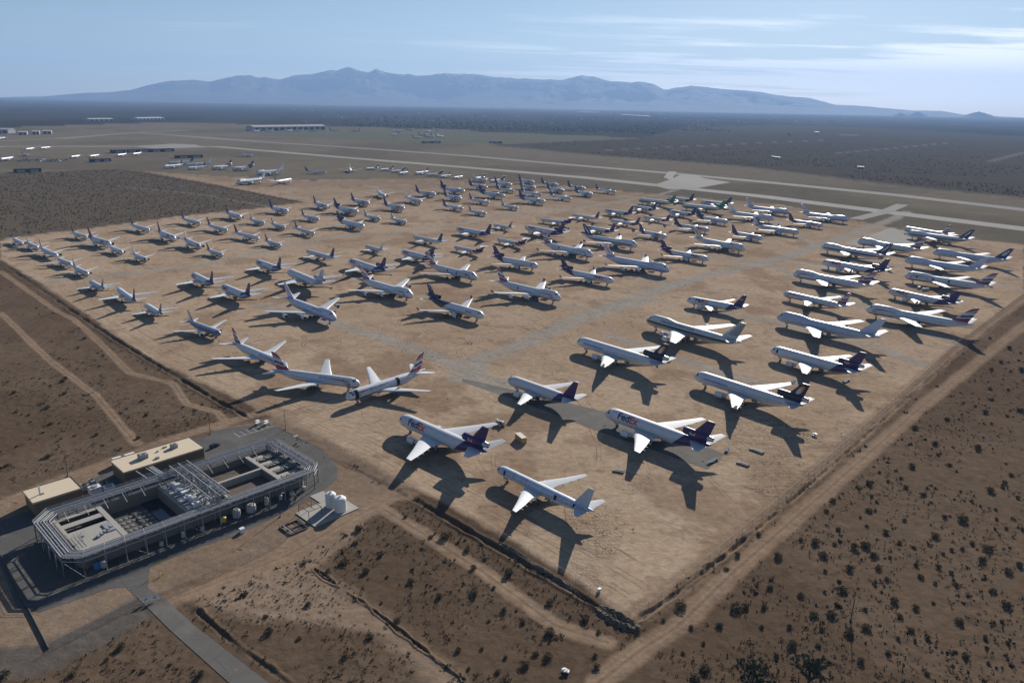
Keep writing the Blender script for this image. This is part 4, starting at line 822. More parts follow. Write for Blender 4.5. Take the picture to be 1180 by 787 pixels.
NOENG = {'bluewhite', 'badoors', 'bare', 'ba', 'sia', 'koru'}
def nacelle(t, y, d, z, r, ln):
    m = MB(); x = t['L'] / 2 - d
    m.lathe([(0.0, r * 0.86), (0.12, r * 0.97), (-0.6, r * 1.05), (-ln * 0.45, r * 1.0), (-ln * 0.68, r * 0.84)], 18, 'x', (x, y, z), mats=[0, 1, 1, 1])
    m.lathe([(0.0, r * 0.86), (-0.9, r * 0.80), (-1.0, 0.02)], 18, 'x', (x, y, z), 2)
    m.lathe([(-0.5, 0.02), (-1.0, r * 0.28)], 10, 'x', (x, y, z), 0)
    m.lathe([(-ln * 0.68, r * 0.84), (-ln * 0.66, r * 0.56), (-ln * 0.95, r * 0.36), (-ln * 0.93, r * 0.22), (-ln * 1.1, 0.03)], 14, 'x', (x, y, z), mats=[2, 0, 2, 0])
    return m
def make_airliner(typ, liv, engines=True, full=True):
    t = T[typ]; L, R, zc = t['L'], t['R'], t['zc']
    root = empty({'747': 'jumbo_jet', 'dc10': 'three_engined_jet', 'md11': 'three_engined_jet', '727': 'three_engined_jet', '737': 'small_airliner', 'a320': 'small_airliner'}.get(typ, 'twin_engined_airliner'))
    fm = fus_mat(typ, liv); tm = fin_mat(typ, liv)
    # fuselage
    nth = 28; ds = [0.0, 0.15, 0.4, 0.8, 1.3, 2, 3, 4.2, 5.5, 7, 8.5]
    d = 10.5
    while d < L - 0.5: ds.append(d); d += 1.9
    ds += [L - 0.4, L]
    vs = []; fs = []
    for dd in ds:
        for i in range(nth): vs.append(surf(t, dd, 2 * math.pi * i / nth))
    for j in range(len(ds) - 1):
        for i in range(nth): k = (i + 1) % nth; fs.append((j * nth + i, j * nth + k, (j + 1) * nth + k, (j + 1) * nth + i))
    fs.append(tuple(range(nth))); fs.append(tuple((len(ds) - 1) * nth + i for i in range(nth)))
    m = MB(); m.add(vs, fs, 0, True)
    fus = fix_normals(m.build('fuselage', fm, root))
    # belly fairing where the wings join
    w = t['wing']
    m = MB(); bx0, bl = w[0] - 1.5, w[1] + 4.5; n = 12; vs = []
    for j in range(n + 1):
        q = j / n; s = math.sin(math.pi * q) ** 0.45
        for i in range(13):
            a = math.pi + math.pi * i / 12
            vs.append((L / 2 - bx0 - bl * q, (R * 1.10 * math.cos(a)) * (0.75 + 0.25 * s), zc - R * 0.25 + R * 0.92 * s * math.sin(a)))
    m.add(vs, [(j * 13 + i, j * 13 + i + 1, (j + 1) * 13 + i + 1, (j + 1) * 13 + i) for j in range(n) for i in range(12)], 0, True)
    m.build('wing_fairing', fm if liv not in ('fedex', 'fedextext', 'fedexplain', 'fedextextnw') else paint('fairing_white', (0.58, 0.59, 0.61)), root)
    # wings
    for sd in (1, -1):
        m = MB(); d0, c0, yk, dk, ck, dt, ct, yt, z0, zt = w
        zk = z0 + (zt - z0) * (yk / yt)
        panel(m, [(d0 - 1.2, c0 + 1.2, 0.4 * sd, z0 - 0.1, 1.15), (d0 + 0.9, c0 - 0.6, R * sd, z0 + 0.1, 1.1), (dk, ck, yk * sd, zk, 0.95), ((dk + dt) / 2 + .2, (ck + ct) / 2, (yk + yt) / 2 * sd, (zk + zt) / 2 - 0.05, 0.9), (dt, ct, yt * sd, zt, 0.8)], L)
        # flap track fairings
        for yy in (0.30, 0.47, 0.64, 0.8):
            y_ = yt * yy; q = (y_ - yk) / (yt - yk); q = max(q, -0.3)
            te = dk + ck + (dt + ct - dk - ck) * q; zz = z0 + (zt - z0) * yy
            m.lathe([(0, 0.02), (-0.9, 0.22), (-2.4, 0.24), (-3.8, 0.03)], 6, 'x', (L / 2 - te + 2.6, y_ * sd, zz - 0.38), 0)
        wo = set_smooth(fix_normals(m.build('wing', m_wing, root)))
        if t.get('winglet') or (liv in ('ba4', 'china4', 'sia4') and typ == '747'):
            mm = MB(); a = dt + 0.4
            vs = []
            for (dd, ch, yo, zo) in ((dt + 0.3, ct * 0.85, 0.0, 0.0), (dt + 2.3, ct * 0.35, 0.55, 2.1)):
                for s_, k_ in ((0.0, 0.0), (1.0, 0.0)):
                    vs += [(L / 2 - dd - s_ * ch, (yt + yo + 0.06) * sd, zt + zo), (L / 2 - dd - s_ * ch, (yt + yo - 0.06) * sd, zt + zo)]
            mm.add(vs, [(0, 4, 6, 2), (1, 3, 7, 5), (0, 1, 5, 4), (2, 6, 7, 3), (4, 5, 7, 6), (0, 2, 3, 1)])
            fix_normals(mm.build('winglet', tm if liv != 'sun' else m_wing, wo))
    # fin, stabilisers
    f = t['fin']
    if liv not in ('nofin',):
        m = MB(); z0 = f[4] - 1.0
        sl = (f[2] - f[0]) / (f[5] - f[4])
        panel(m, [(f[0] - 2.6 - sl, f[1] + 2.8 + sl * .6, 0, z0, 0.7), (f[0], f[1], 0, f[4], 0.95), ((f[0] + f[2]) / 2, (f[1] + f[3]) / 2, 0, (f[4] + f[5]) / 2, 0.9), (f[2], f[3], 0, f[5], 0.85)], L, True)
        fin = set_smooth(fix_normals(m.build('tail_fin', tm, root)))
        if liv in ('fedex', 'fedextext', 'fedextextnw') and full and not t.get('tri'):
            for sd in (1, -1): fin_text(t, f, fin, sd)
    s = t['stab']
    sm = {'fedex': m_wing, 'farred': m_wing}.get(liv, m_wing)
    for sd in (1, -1):
        m = MB(); panel(m, [(s[0] - 1.0, s[1] + 1.2, 0.1 * sd, s[5] - 0.05, 0.85), (s[2], s[3], s[4] * sd, s[6], 0.75)], L)
        set_smooth(fix_normals(m.build('tailplane', sm, root)))
    # tail engine of the three-engined types
    if t.get('tri'):
        a, b, z, r = t['tri']; m = MB(); ln = b - a; x = L / 2 - a
        m.lathe([(0, r * .88), (0.15, r * .97), (-0.8, r * 1.04), (-ln * .55, r * 1.04), (-ln * 0.84, r * 0.84), (-ln, r * 0.62)], 18, 'x', (x, 0, z), mats=[1, 0, 0, 0, 1])
        m.lathe([(0, r * .88), (-1.6, r * .8), (-1.7, 0.02)], 18, 'x', (x, 0, z), 2)
        m.lathe([(-ln, r * .62), (-ln + 0.5, r * .5), (-ln - 0.6, 0.05)], 14, 'x', (x, 0, z), mats=[2, 1])
        e = m.build('tail_engine', [tm, m_metal, m_dark], root)
        if liv in ('fedex', 'fedextext', 'fedextextnw', 'fedexplain') and full:
            for sd in (1, -1):
                tx = MB(); w0 = 0
                for word, mi in (('Fed', 0), ('Ex', 1)):
                    v_, f_, ww, hh = text_polys(word, 1.7, 0.03)
                    pts = []
                    for (px, py) in v_:
                        dd = (a + 3.4 + w0 + px) if sd > 0 else (a + 3.4 + 4.3 - w0 - px)
                        th = -0.35 + py / (r * 1.04)
                        pts.append((L / 2 - dd, sd * (r * 1.05 + .04) * math.cos(th), z + (r * 1.05 + .04) * math.sin(th)))
                    tx.add(pts, f_, mi); w0 += ww + 0.12
                tx.build('lettering', [m_text_white, m_text_orange], e)
    if t.get('rear'):
        y, d_, ln = t['rear']
        for sd in (1, -1):
            m = nacelle(t, y * sd, d_, zc + 0.7, 0.72, ln + 1.5)
            m.box((L / 2 - d_ - 2.6, sd * 2.1, zc + 0.7), (2.6, 1.0, 0.35), m=1)
            m.build('engine', [m_metal, tm, m_dark], root)
        m = MB(); x = L / 2 - 33.2
        m.lathe([(0, 0.75), (-0.3, 0.85), (-4.5, 0.7), (-7.5, 0.3)], 12, 'x', (x, 0, 5.7), 0); m.lathe([(0, 0.75), (-0.8, 0.7), (-0.85, 0.02)], 12, 'x', (x, 0, 5.7), 1)
        m.build('centre_intake', [tm, m_dark], root)
    # wing engines
    if engines:
        for (y, d_, r) in t['eng']:
            for sd in (1, -1):
                z0, zt, yt = w[8], w[9], w[7]; z = z0 + (zt - z0) * y / yt - r * 1.28
                ln = r * 3.9
                m = nacelle(t, y * sd, d_, z, r, ln)
                x = L / 2 - d_
                m.add([(x - r, y * sd - .14, z + r * .7), (x - r, y * sd + .14, z + r * .7), (x - ln * 1.0, y * sd - .14, z + r * .4), (x - ln * 1.0, y * sd + .14, z + r * .4),
                       (x - r * 1.6, y * sd - .14, z + r * 1.12), (x - r * 1.6, y * sd + .14, z + r * 1.12), (x - ln * 1.25, y * sd - .14, z + r * 1.25), (x - ln * 1.25, y * sd + .14, z + r * 1.25)],
                      [(0, 2, 6, 4), (1, 5, 7, 3), (0, 4, 5, 1), (2, 3, 7, 6), (4, 6, 7, 5), (0, 1, 3, 2)], 1)
                m.build('engine', [m_metal, paint('nacelle_white', (0.62, 0.63, 0.65)), m_dark], root)
    else:
        for (y, d_, r) in t['eng']:
            for sd in (1, -1):
                z0, zt, yt = w[8], w[9], w[7]; z = z0 + (zt - z0) * y / yt
                le = (w[0] + .9 + (w[3] - w[0] - .9) * (y - R) / (w[2] - R)) if y < w[2] else (w[3] + (w[5] - w[3]) * (y - w[2]) / (w[7] - w[2]))
                m = MB(); x = L / 2 - le - 0.9
                m.box((x, y * sd, z - 0.35), (3.4, 0.3, 0.55)); m.build('engine_pylon', m_wing, root)
    # landing gear
    wr = {'747': .62, 'dc10': .62, 'md11': .62, 'a300': .6, '777': .62}.get(typ, .52)
    g = MB(); x = L / 2 - t['ng']; g.tube((x - .2, 0, zc - R * .8), (x, 0, wr), .16, 8); g.tube((x + 1.6, 0, zc - R * .85), (x, 0, wr + .6), .09, 6)
    g.box((x + .5, .55, zc - R - .35), (1.9, .06, .9)); g.box((x + .5, -.55, zc - R - .35), (1.9, .06, .9))
    go = g.build('nose_gear', m_strut, root)
    if full:
        for yy in (-.36, .36):
            k = MB(); wheel(k, (x, yy, wr * .9), wr * .9, .3); k.build('wheel', [m_tyre, m_strut], go)
    else:
        k = MB(); wheel(k, (x, 0, wr * .9), wr * .9, .9); k.build('wheel', [m_tyre, m_strut], go)
    for (gx, gy) in t['mg']:
        g = MB(); x = L / 2 + gx
        g.tube((x, gy, w[8] - .1), (x, gy, wr), .22, 8); g.tube((x + .2, gy * .55, w[8] - .6), (x, gy, wr + .8), .12, 6)
        big = R > 2.4 or typ == '757'
        if big: g.tube((x - .8, gy, wr), (x + .8, gy, wr), .14, 6)
        go = g.build('main_gear', m_strut, root)
        k = MB()
        for dx in ((-.75, .75) if big else (0,)):
            for dy in (-.5, .5): wheel(k, (x + dx, gy + dy, wr), wr, .42)
        k.build('wheels', [m_tyre, m_strut], go)
    # windscreen
    dz = 0.0
    m = MB(); 
    if t.get('hump'): dr, ar = (2.9, 3.9), [R_(v) for v in (40, 140)]
    else: dr, ar = (0.85 * R * 0.78, 0.85 * R * 1.25), [R_(v) for v in (22, 158)]
    na = 12; vs = []
    for j in range(2):
        for i in range(na + 1):
            a = ar[0] + (ar[1] - ar[0]) * i / na
            dd = dr[0] + (dr[1] - dr[0]) * j + 0.55 * (abs(i - na / 2) / (na / 2)) ** 2 * R * .5
            vs.append(surf(t, dd, a, .025))
    m.add(vs, [(i, i + 1, na + 2 + i, na + 1 + i) for i in range(na) if i % 3 != 2], 0)
    fix_normals(m.build('windscreen', m_glass, fus))
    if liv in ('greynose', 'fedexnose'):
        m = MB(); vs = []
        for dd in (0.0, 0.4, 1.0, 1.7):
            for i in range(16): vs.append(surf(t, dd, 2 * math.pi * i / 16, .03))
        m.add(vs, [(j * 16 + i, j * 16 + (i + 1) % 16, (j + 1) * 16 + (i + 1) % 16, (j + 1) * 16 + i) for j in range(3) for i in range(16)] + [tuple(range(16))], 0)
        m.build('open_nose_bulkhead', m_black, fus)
    # writing and marks
    if liv in ('fedextext', 'fedextextnw') or (liv == 'fedex' and typ in ('a310', 'a300', 'dc10', 'md11')):
        sz = 1.46 * R if liv != 'fedex' else 1.2 * R; d0 = 2.9 * R if liv != 'fedex' else 2.2 * R
        a0 = 0.05 if liv != 'fedex' else 0.0
        for sd in (1, -1):
            m = MB(); w1 = text_polys('Fed', sz, .13)[2]; w2 = text_polys('Ex', sz, .13)[2]
            if sd > 0: wrap_text(m, t, 'Fed', sz, d0, a0, 1, .13, 0); wrap_text(m, t, 'Ex', sz, d0 + w1 + .2, a0, 1, .13, 1)
            else: wrap_text(m, t, 'Fed', sz, 0, a0, -1, .13, 0, dstart=d0 + w1 + w2 + .2); wrap_text(m, t, 'Ex', sz, 0, a0, -1, .13, 1, dstart=d0 + w2)
            m.build('lettering', [m_text_purple, m_text_orange], fus)
    TX = {'evergreen': ('EVERGREEN INTERNATIONAL', 1.9, 12.5, 0.50, m_text_green, 0.03), 'ba': ('BRITISH AIRWAYS', 1.35, 10, 0.36, m_text_dark, 0), 'ba4': ('BRITISH AIRWAYS', 1.35, 13, 0.36, m_text_dark, 0),
          'badoors': ('BRITISH AIRWAYS', 1.35, 12, 0.36, m_text_dark, 0), 'china': ('CHINA AIRLINES', 1.7, 14, 0.55, m_text_dark, 0.0), 'china4': ('CHINA AIRLINES', 1.7, 14, 0.55, m_text_dark, 0.0),
          'thai': ('AIR CHINA', 1.9, 13, 0.55, m_text_dark, 0), 'cathay': ('Cargolux', 2.6, 8, 0.22, paint('lettering_grey', (0.22, 0.24, 0.30)), .03),
          'darkrear': ('FINNAIR', 1.5, 9.5, 0.15, m_text_dark, .03)}
    if liv in TX and full:
        s_, sz, d0, a0, mt, bd = TX[liv]
        for sd in (1, -1):
            m = MB(); wrap_text(m, t, s_, sz, d0, a0, sd, bd, 0); m.build('lettering', mt, fus)
    if liv in ('ba', 'ba4', 'badoors') and full:
        for sd in (1, -1):
            m = MB()
            def band(pts, mi):
                vs = []
                for (dd, a, wd) in pts:
                    for q in (-.5, .5):
                        th = a + q * wd / R; vs.append(surf(t, dd, th if sd > 0 else math.pi - th, .03))
                m.add(vs, [(2 * i, 2 * i + 1, 2 * i + 3, 2 * i + 2) for i in range(len(pts) - 1)], mi)
            k = R / 2.6
            band([(4.3 * k, .10, .7), (4.9 * k, .34, .95), (5.8 * k, .45, .95), (7.4 * k, .50, .8), (9.5 * k, .52, .55), (12 * k, .52, .3), (14 * k, .52, .05)], 0)
            band([(4.0 * k, -.06, .5), (4.6 * k, -.16, .6), (5.6 * k, -.10, .5), (6.6 * k, .02, .35), (7.6 * k, .14, .1)], 1)
            m.build('ribbon_emblem', [m_red, m_blue], fus)
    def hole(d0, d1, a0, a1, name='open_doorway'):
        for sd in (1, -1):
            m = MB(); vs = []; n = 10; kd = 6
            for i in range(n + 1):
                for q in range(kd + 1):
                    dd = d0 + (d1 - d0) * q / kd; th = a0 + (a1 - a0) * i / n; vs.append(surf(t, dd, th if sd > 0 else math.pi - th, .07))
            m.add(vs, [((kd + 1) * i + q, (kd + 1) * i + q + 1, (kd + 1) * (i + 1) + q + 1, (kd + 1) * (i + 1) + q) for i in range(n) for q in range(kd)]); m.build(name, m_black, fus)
    if liv == 'badoors':
        if typ == '767s': hole(3.6, 5.6, -0.55, 1.35, 'missing_skin_panel'); hole(28.2, 30.0, -0.4, 1.2, 'missing_skin_panel')
        else:
            for q in (.15, .34, .52): hole(q * L, q * L + 1.3, -0.05, .62)
    elif liv == 'ba4': hole(.60 * L, .60 * L + 1.3, -0.05, .62)
    elif liv == 'bare': hole(5.0, 6.0, -.1, .75); hole(30, 31.2, -.1, .75); hole(38.5, 39.5, -.1, .75)
    elif liv == 'fedexplain' and typ == 'dc10' and full: hole(5.2, 6.2, -0.05, .62)
    return root
def fin_text(t, f, fin, sd):
    m = MB(); L = t['L']; w0 = 0
    for word, mi in (('Fed', 0), ('Ex', 1)):
        v_, f_, ww, hh = text_polys(word, 1.5, 0.03)
        pts = []
        for (px, py) in v_:
            z = f[4] + (f[5] - f[4]) * .52 + py; q = .52
            a = f[0] + (f[2] - f[0]) * q + (f[1] + (f[3] - f[1]) * q) * .22
            dd = (a + w0 + px) if sd > 0 else (a + 4.0 - w0 - px)
            pts.append((L / 2 - dd, sd * .42, z))
        m.add(pts, f_, mi); w0 += ww + .1
    m.build('lettering', [m_text_white, m_text_orange], fin)
def wheel(mb, c, r, w):
    mb.lathe([(-w / 2, r * .5), (-w / 2, r * .93), (-w * .3, r), (w * .3, r), (w / 2, r * .93), (w / 2, r * .5)], 12, 'y', c, 0)
    mb.lathe([(-w * .42, 0.01), (-w * .42, r * .55)], 8, 'y', c, 1); mb.lathe([(w * .42, r * .55), (w * .42, 0.01)], 8, 'y', c, 1)

LIVTXT = {'fedex': 'white {} with dark purple tail', 'fedexplain': 'unlettered white {} with purple tail', 'fedextext': 'boldly lettered {} with purple tail',
 'fedextextnw': 'leftmost boldly lettered {} with purple tail', 'fedexnose': 'white {} with purple rear and open black nose', 'nofin': 'white {} missing its tail fin', 'nofin2': 'white {} with small pale fin',
 'white': 'white {} with thin grey fin', 'whiteall': 'all-white {}', 'silvertail': 'white {} with brownish grey fin', 'darktail': 'white {} with near-black fin', 'greynose': '{} with black nose end',
 'redtail': 'white {} with maroon tail', 'bluetail': 'white {} with dark blue fin', 'striped': 'white {} with striped fin', 'graytail': 'white {} with grey mottled fin',
 'navybody': '{} with bluish grey body', 'china': '{} with violet belly, flowered fin', 'china4': '{} with winglets and flower on fin', 'ba': '{} with red ribbon and striped fin',
 'ba4': 'wingletted {} with red ribbon mark', 'badoors': '{} with doors open and red ribbon', 'bare': 'faded pale blue {}', 'sun': '{} with dark tail and orange disc',
 'evergreen': '{} with green stripe and hatched fin', 'bluewhite': 'plain bluish white {}', 'sia': '{} with bird emblem on navy fin', 'sia4': 'wingletted {} with bird emblem fin',
 'koru': '{} with spiral emblem on blue fin', 'darkrear': '{} with navy rear body', 'thai': '{} with round red emblem on fin', 'cathay': 'white {} with grey nose lettering', 'green': '{} with green belly and tail', 'farred': '{} with red tail'}
TYPTXT = {'747': 'jumbo jet', 'dc10': 'three-engined jet', 'md11': 'long three-engined jet', 'a310': 'short wide twinjet', 'a300': 'long wide twinjet', '757': 'slim twinjet', 'a320': 'small slim jet', '737': 'small jet', '727': 'T-tailed jet', '767': 'wide twinjet', '767s': 'wide twinjet', '777': 'long twinjet'}
ZTXT = {'left': 'in the upper left block', 'edge': 'in the lower left rows', 'front': 'beside the left fence', 'corner': 'in the front corner', 'right': 'in the right-hand block',
 'mid': 'in the middle, facing right', 'midl': 'in the middle, facing left', 'back': 'in the rear block', 'farrow': 'in the row behind the lot', 'farleft': 'beyond the dark scrub', 'remote': 'at the far left edge',
 'apron': 'near the long hangar', 'apron2': 'in the distant cluster'}
ORD = ['leftmost', 'second from left', 'third from left', 'fourth from left', 'fifth from left', 'sixth from left', 'seventh from left', 'eighth from left', 'ninth from left', 'tenth from left', 'eleventh from left', 'twelfth from left', 'thirteenth from left', 'fourteenth from left']
protos = {}; texts = {}
for k_ in T:   # slimmer, more swept fins
    f_ = T[k_]['fin']; T[k_]['fin'] = (f_[0] + f_[1] * .20, f_[1] * .80, f_[2] + f_[3] * .12, f_[3] * .84, f_[4], f_[5] - .3)
for i, (zone, typ, liv, x, y, h, sc, px, py) in enumerate(PLANES):
    texts.setdefault((zone, LIVTXT[liv].format(TYPTXT[typ])), []).append((px, py, i))
for k in texts: texts[k].sort()
for i, (zone, typ, liv, x, y, h, sc, px, py) in enumerate(PLANES):
    far = math.hypot(x, y) > 780
    eng = liv not in NOENG or (liv == 'ba' and zone == 'mid')
    key = (typ, liv, eng, far)
    L = T[typ]['L'] * sc
    cx, cy = x - math.cos(h) * L / 2, y - math.sin(h) * L / 2
    if key in protos: o = copy_tree(protos[key])
    else: o = protos[key] = make_airliner(typ, liv, eng, not far)
    o.location = (cx, cy, 0.0 if zone in ('left', 'edge', 'front', 'corner', 'right', 'mid', 'midl', 'back') else 0.05)
    o.rotation_euler = (0, 0, h); o.scale = (sc, sc, sc)
    ds = LIVTXT[liv].format(TYPTXT[typ]); lst = texts[(zone, ds)]
    rank = [q[2] for q in lst].index(i)
    lab = ds + ' ' + ZTXT[zone] + ('' if len(lst) == 1 else ', ' + ORD[rank])
    lab = lab.replace('wingletted jumbo jet with red ribbon mark', 'wingletted jumbo jet with red ribbon').replace('boldly lettered long three-engined jet with purple tail', 'boldly lettered long three-engined jet')
    if len(lab.split()) > 16: print('LABELTOOLONG', i, lab)
    props(o, lab, 'airliner', 'parked airliners ' + ZTXT[zone])
    if i == 0: pass
# ================================================================ WATER TREATMENT PLANT (left front)
steel = paint('galvanised_steel', (0.27, 0.28, 0.30), 0.6, 0.1)
pipe_m = paint('pale_pipe', (0.36, 0.37, 0.39), 0.65, 0.0)
concw = paint('plant_concrete', (0.17, 0.155, 0.135), 0.85, scale=0.5)
conc_l = paint('pad_concrete', (0.33, 0.31, 0.28), 0.85, scale=0.6)
tan_wall = paint('tan_block_wall', (0.20, 0.135, 0.085), 0.85, scale=0.8)
roof_m = paint('cream_roof', (0.60, 0.50, 0.36), 0.8, scale=0.3)
white_m = paint('white_paint', (0.70, 0.70, 0.70), 0.45)
water_m = paint('dark_water', (0.008, 0.018, 0.035), 0.12, var=0.3, scale=.3)
sludge = paint('sludge', (0.085, 0.062, 0.042), 0.7, var=0.9, scale=0.7)
media = paint('filter_bed', (0.20, 0.19, 0.17), 0.9, var=0.8, scale=1.2)
yellow = paint('yellow_paint', (0.60, 0.42, 0.05), 0.5)
blue_m = paint('blue_plastic', (0.04, 0.16, 0.42), 0.5)
OCT = [(-5.4, 5.8), (0.3, 0.0), (79.0, 0.0), (82.2, 3.0), (82.2, 33.2), (78.2, 37.2), (-0.8, 37.2), (-5.4, 32.6)]
def ring_path(inset):
    c = (38.4, 18.6); out = []
    n = len(OCT)
    for i in range(n):
        p0 = Vector(OCT[i - 1]); p1 = Vector(OCT[i]); p2 = Vector(OCT[(i + 1) % n])
        d1 = (p1 - p0).normalized(); d2 = (p2 - p1).normalized()
        n1 = Vector((d1.y, -d1.x)); n2 = Vector((d2.y, -d2.x))
        if (Vector(c) - p1).dot(n1) < 0: n1 = -n1
        if (Vector(c) - p1).dot(n2) < 0: n2 = -n2
        b = (n1 + n2); b = b / (1 + n1.dot(n2))
        q = p1 + b * inset; out.append((q.x, q.y))
    return out
def poly_prism(mb, pts, z0, z1, m=0, cap=True):
    n = len(pts); vs = [S(u, v, z0) for u, v in pts] + [S(u, v, z1) for u, v in pts]
    fs = [(i, (i + 1) % n, n + (i + 1) % n, n + i) for i in range(n)]
    if cap: fs += [tuple(range(n, 2 * n))]
    mb.add(vs, fs, m)
def ring_wall(mb, a, b, z0, z1, m=0):
    """closed wall between two offset rings"""
    pa, pb = ring_path(a), ring_path(b); n = len(pa)
    vs = [S(*p, z0) for p in pa] + [S(*p, z1) for p in pa] + [S(*p, z0) for p in pb] + [S(*p, z1) for p in pb]
    fs = []
    for i in range(n):
        k = (i + 1) % n
        fs += [(i, k, n + k, n + i), (2 * n + i, 3 * n + i, 3 * n + k, 2 * n + k), (n + i, n + k, 3 * n + k, 3 * n + i)]
    mb.add(vs, fs, m)
def sbox(mb, u0, u1, v0, v1, z0, z1, m=0):
    c = S((u0 + u1) / 2, (v0 + v1) / 2, (z0 + z1) / 2); mb.box(c, (abs(u1 - u0), abs(v1 - v0), z1 - z0), TH, m)
def part(name, mat, mb, parent):
    o = mb.build(name, mat, parent); o.matrix_parent_inverse = parent.matrix_world.inverted() if parent is not None else Matrix(); return fix_normals(o)
def place(root):
    bpy.context.view_layer.update(); return root

pl = empty('treatment_plant', S(38, 18, 0)); props(pl, 'octagonal steel-framed water treatment plant with open basins beside the road', 'treatment plant')
place(pl)
# outer tank walls (set back under the gallery), inner deck
m = MB(); ring_wall(m, 5.2, 5.6, 0.0, 5.6); part('tank_wall', concw, m, pl)
m = MB()      # deck and cross walls
sbox(m, 0.2, 14.0, 5.6, 7.4, 5.2, 5.55); sbox(m, 1.2, 14.0, 10.6, 13.4, 5.2, 5.55); sbox(m, 0.3, 14.0, 17.0, 31.5, 5.2, 5.55)
sbox(m, -0.2, 1.2, 7.4, 17.0, 5.2, 5.55); sbox(m, 13.0, 14.6, 5.6, 31.5, 4.9, 5.65); sbox(m, 33.8, 39.6, 5.6, 31.5, 4.6, 5.2)
sbox(m, 39.6, 47.6, 5.6, 31.5, 3.4, 4.0); sbox(m, 47.6, 49.0, 5.6, 31.5, 4.9, 5.6); sbox(m, 67.0, 68.6, 5.6, 31.5, 4.9, 5.65)
sbox(m, 49.0, 67.0, 17.6, 18.8, 2.0, 5.6)
part('deck', conc_l, m, pl)
m = MB(); sbox(m, 14.6, 33.8, 5.8, 31.4, 0.5, 1.0); part('basin_floor', paint('shaded_floor', (.07, .07, .072), .6), m, pl)  # dark floor tone has the deep basin's shade put into the colour
# aeration domes on the floor of the drained basin (left half) and dark water
m = MB()
for i in range(7):
    for j in range(6):
        if random.random() < .9: m.lathe([(0, .75), (.18, .7), (.3, .05)], 10, 'z', S(16.5 + i * 1.7, 12.0 + j * 3.0, 1.01), 0)
part('diffuser', media, m, pl)['kind'] = 'stuff'
m = MB(); sbox(m, 27.5, 33.7, 5.9, 31.3, 1.0, 1.35); part('water', water_m, m, pl)
m = MB(); sbox(m, 14.4, 14.9, 5.6, 31.5, 0.5, 4.9); sbox(m, 33.3, 33.8, 5.6, 31.5, 0.5, 4.9); sbox(m, 49.0, 49.4, 5.6, 31.5, 0.6, 4.9); sbox(m, 66.6, 67.0, 5.6, 31.5, .6, 4.9); part('cross_wall', concw, m, pl)
m = MB(); sbox(m, 49.4, 66.6, 5.8, 17.6, 2.6, 3.0); sbox(m, 49.4, 66.6, 18.8, 31.4, 2.6, 3.0); part('settling_bed', sludge, m, pl)
for o_ in [pl.children[-1]]:
    pass
m = MB(); sbox(m, 1.2, 13.0, 7.4, 10.6, 2.6, 2.9); sbox(m, 1.2, 13.0, 13.4, 17.0, 3.0, 3.3); part('trough', sludge, m, pl)
m = MB()     # aerator rows at the far end
for r in range(4):
    v0 = 7.0 + r * 6.4
    sbox(m, 68.8, 79.8, v0, v0 + 2.6, 4.7, 5.0, 0)
    for k in range(16):
        c = S(69.4 + k * .68, v0 + 4.1, 5.0); m.box((c[0], c[1], c[2] + random.uniform(0, .3)), (.45, 2.5, .5 + random.random() * .5), TH + random.uniform(-.3, .3), 1)
part('aerator_row', [conc_l, media], m, pl)
m = MB(); sbox(m, 68.6, 80.2, 5.6, 31.5, 3.6, 4.0); part('lower_floor', concw, m, pl)
# outer columns, beams, bracing
m = MB(); n = len(OCT); P0 = ring_path(0.25); P1 = ring_path(4.2)
for i in range(n):
    a = Vector(P0[i]); b = Vector(P0[(i + 1) % n]); Ls = (b - a).length; k = max(1, int(round(Ls / 6.1)))
    a1 = Vector(P1[i]); b1 = Vector(P1[(i + 1) % n])
    for j in range(k + 1):
        p = a.lerp(b, j / k); q = a1.lerp(b1, j / k)
        m.tube(S(p.x, p.y, 0), S(p.x, p.y, 7.2), .17, 6); m.tube(S(q.x, q.y, 0), S(q.x, q.y, 6.9), .14, 6)
        m.tube(S(p.x, p.y, 5.6), S(q.x, q.y, 5.6), .12, 5); m.tube(S(p.x, p.y, 7.1), S(q.x, q.y, 7.1), .12, 5)
        if j < k:
            p2 = a.lerp(b, (j + 1) / k); mid = (p + p2) / 2
            m.tube(S(p.x, p.y, 5.6), S(mid.x, mid.y, 7.1), .07, 4); m.tube(S(mid.x, mid.y, 7.1), S(p2.x, p2.y, 5.6), .07, 4)
            if (i + j) % 3 == 0: m.tube(S(p.x, p.y, .2), S(p2.x, p2.y, 5.5), .05, 4)
part('steel_frame', steel, m, pl)
m = MB()
for ins, z, r in ((0.25, 7.25, .17), (0.25, 5.6, .15), (4.2, 7.0, .15), (4.2, 5.65, .14), (0.05, 8.2, .05), (0.05, 7.75, .04)):
    Pp = ring_path(ins)
    for i in range(n): m.tube(S(*Pp[i], z), S(*Pp[(i + 1) % n], z), r, 7)
part('gallery_beam', pipe_m, m, pl)
m = MB()
for ins, z, r in ((1.0, 7.25, .15), (1.9, 7.15, .10), (2.7, 7.2, .18), (3.4, 7.1, .10)):
    Pp = ring_path(ins)
    for i in range(n): m.tube(S(*Pp[i], z), S(*Pp[(i + 1) % n], z), r, 7)
part('pipe_run', pipe_m, m, pl)
m = MB(); ring_wall(m, 0.45, 4.05, 6.62, 6.74); part('walkway_deck', paint('walkway_grey', (.25, .255, .265), .85), m, pl)
m = MB(); Pa, Pb = ring_path(0.4), ring_path(4.1)
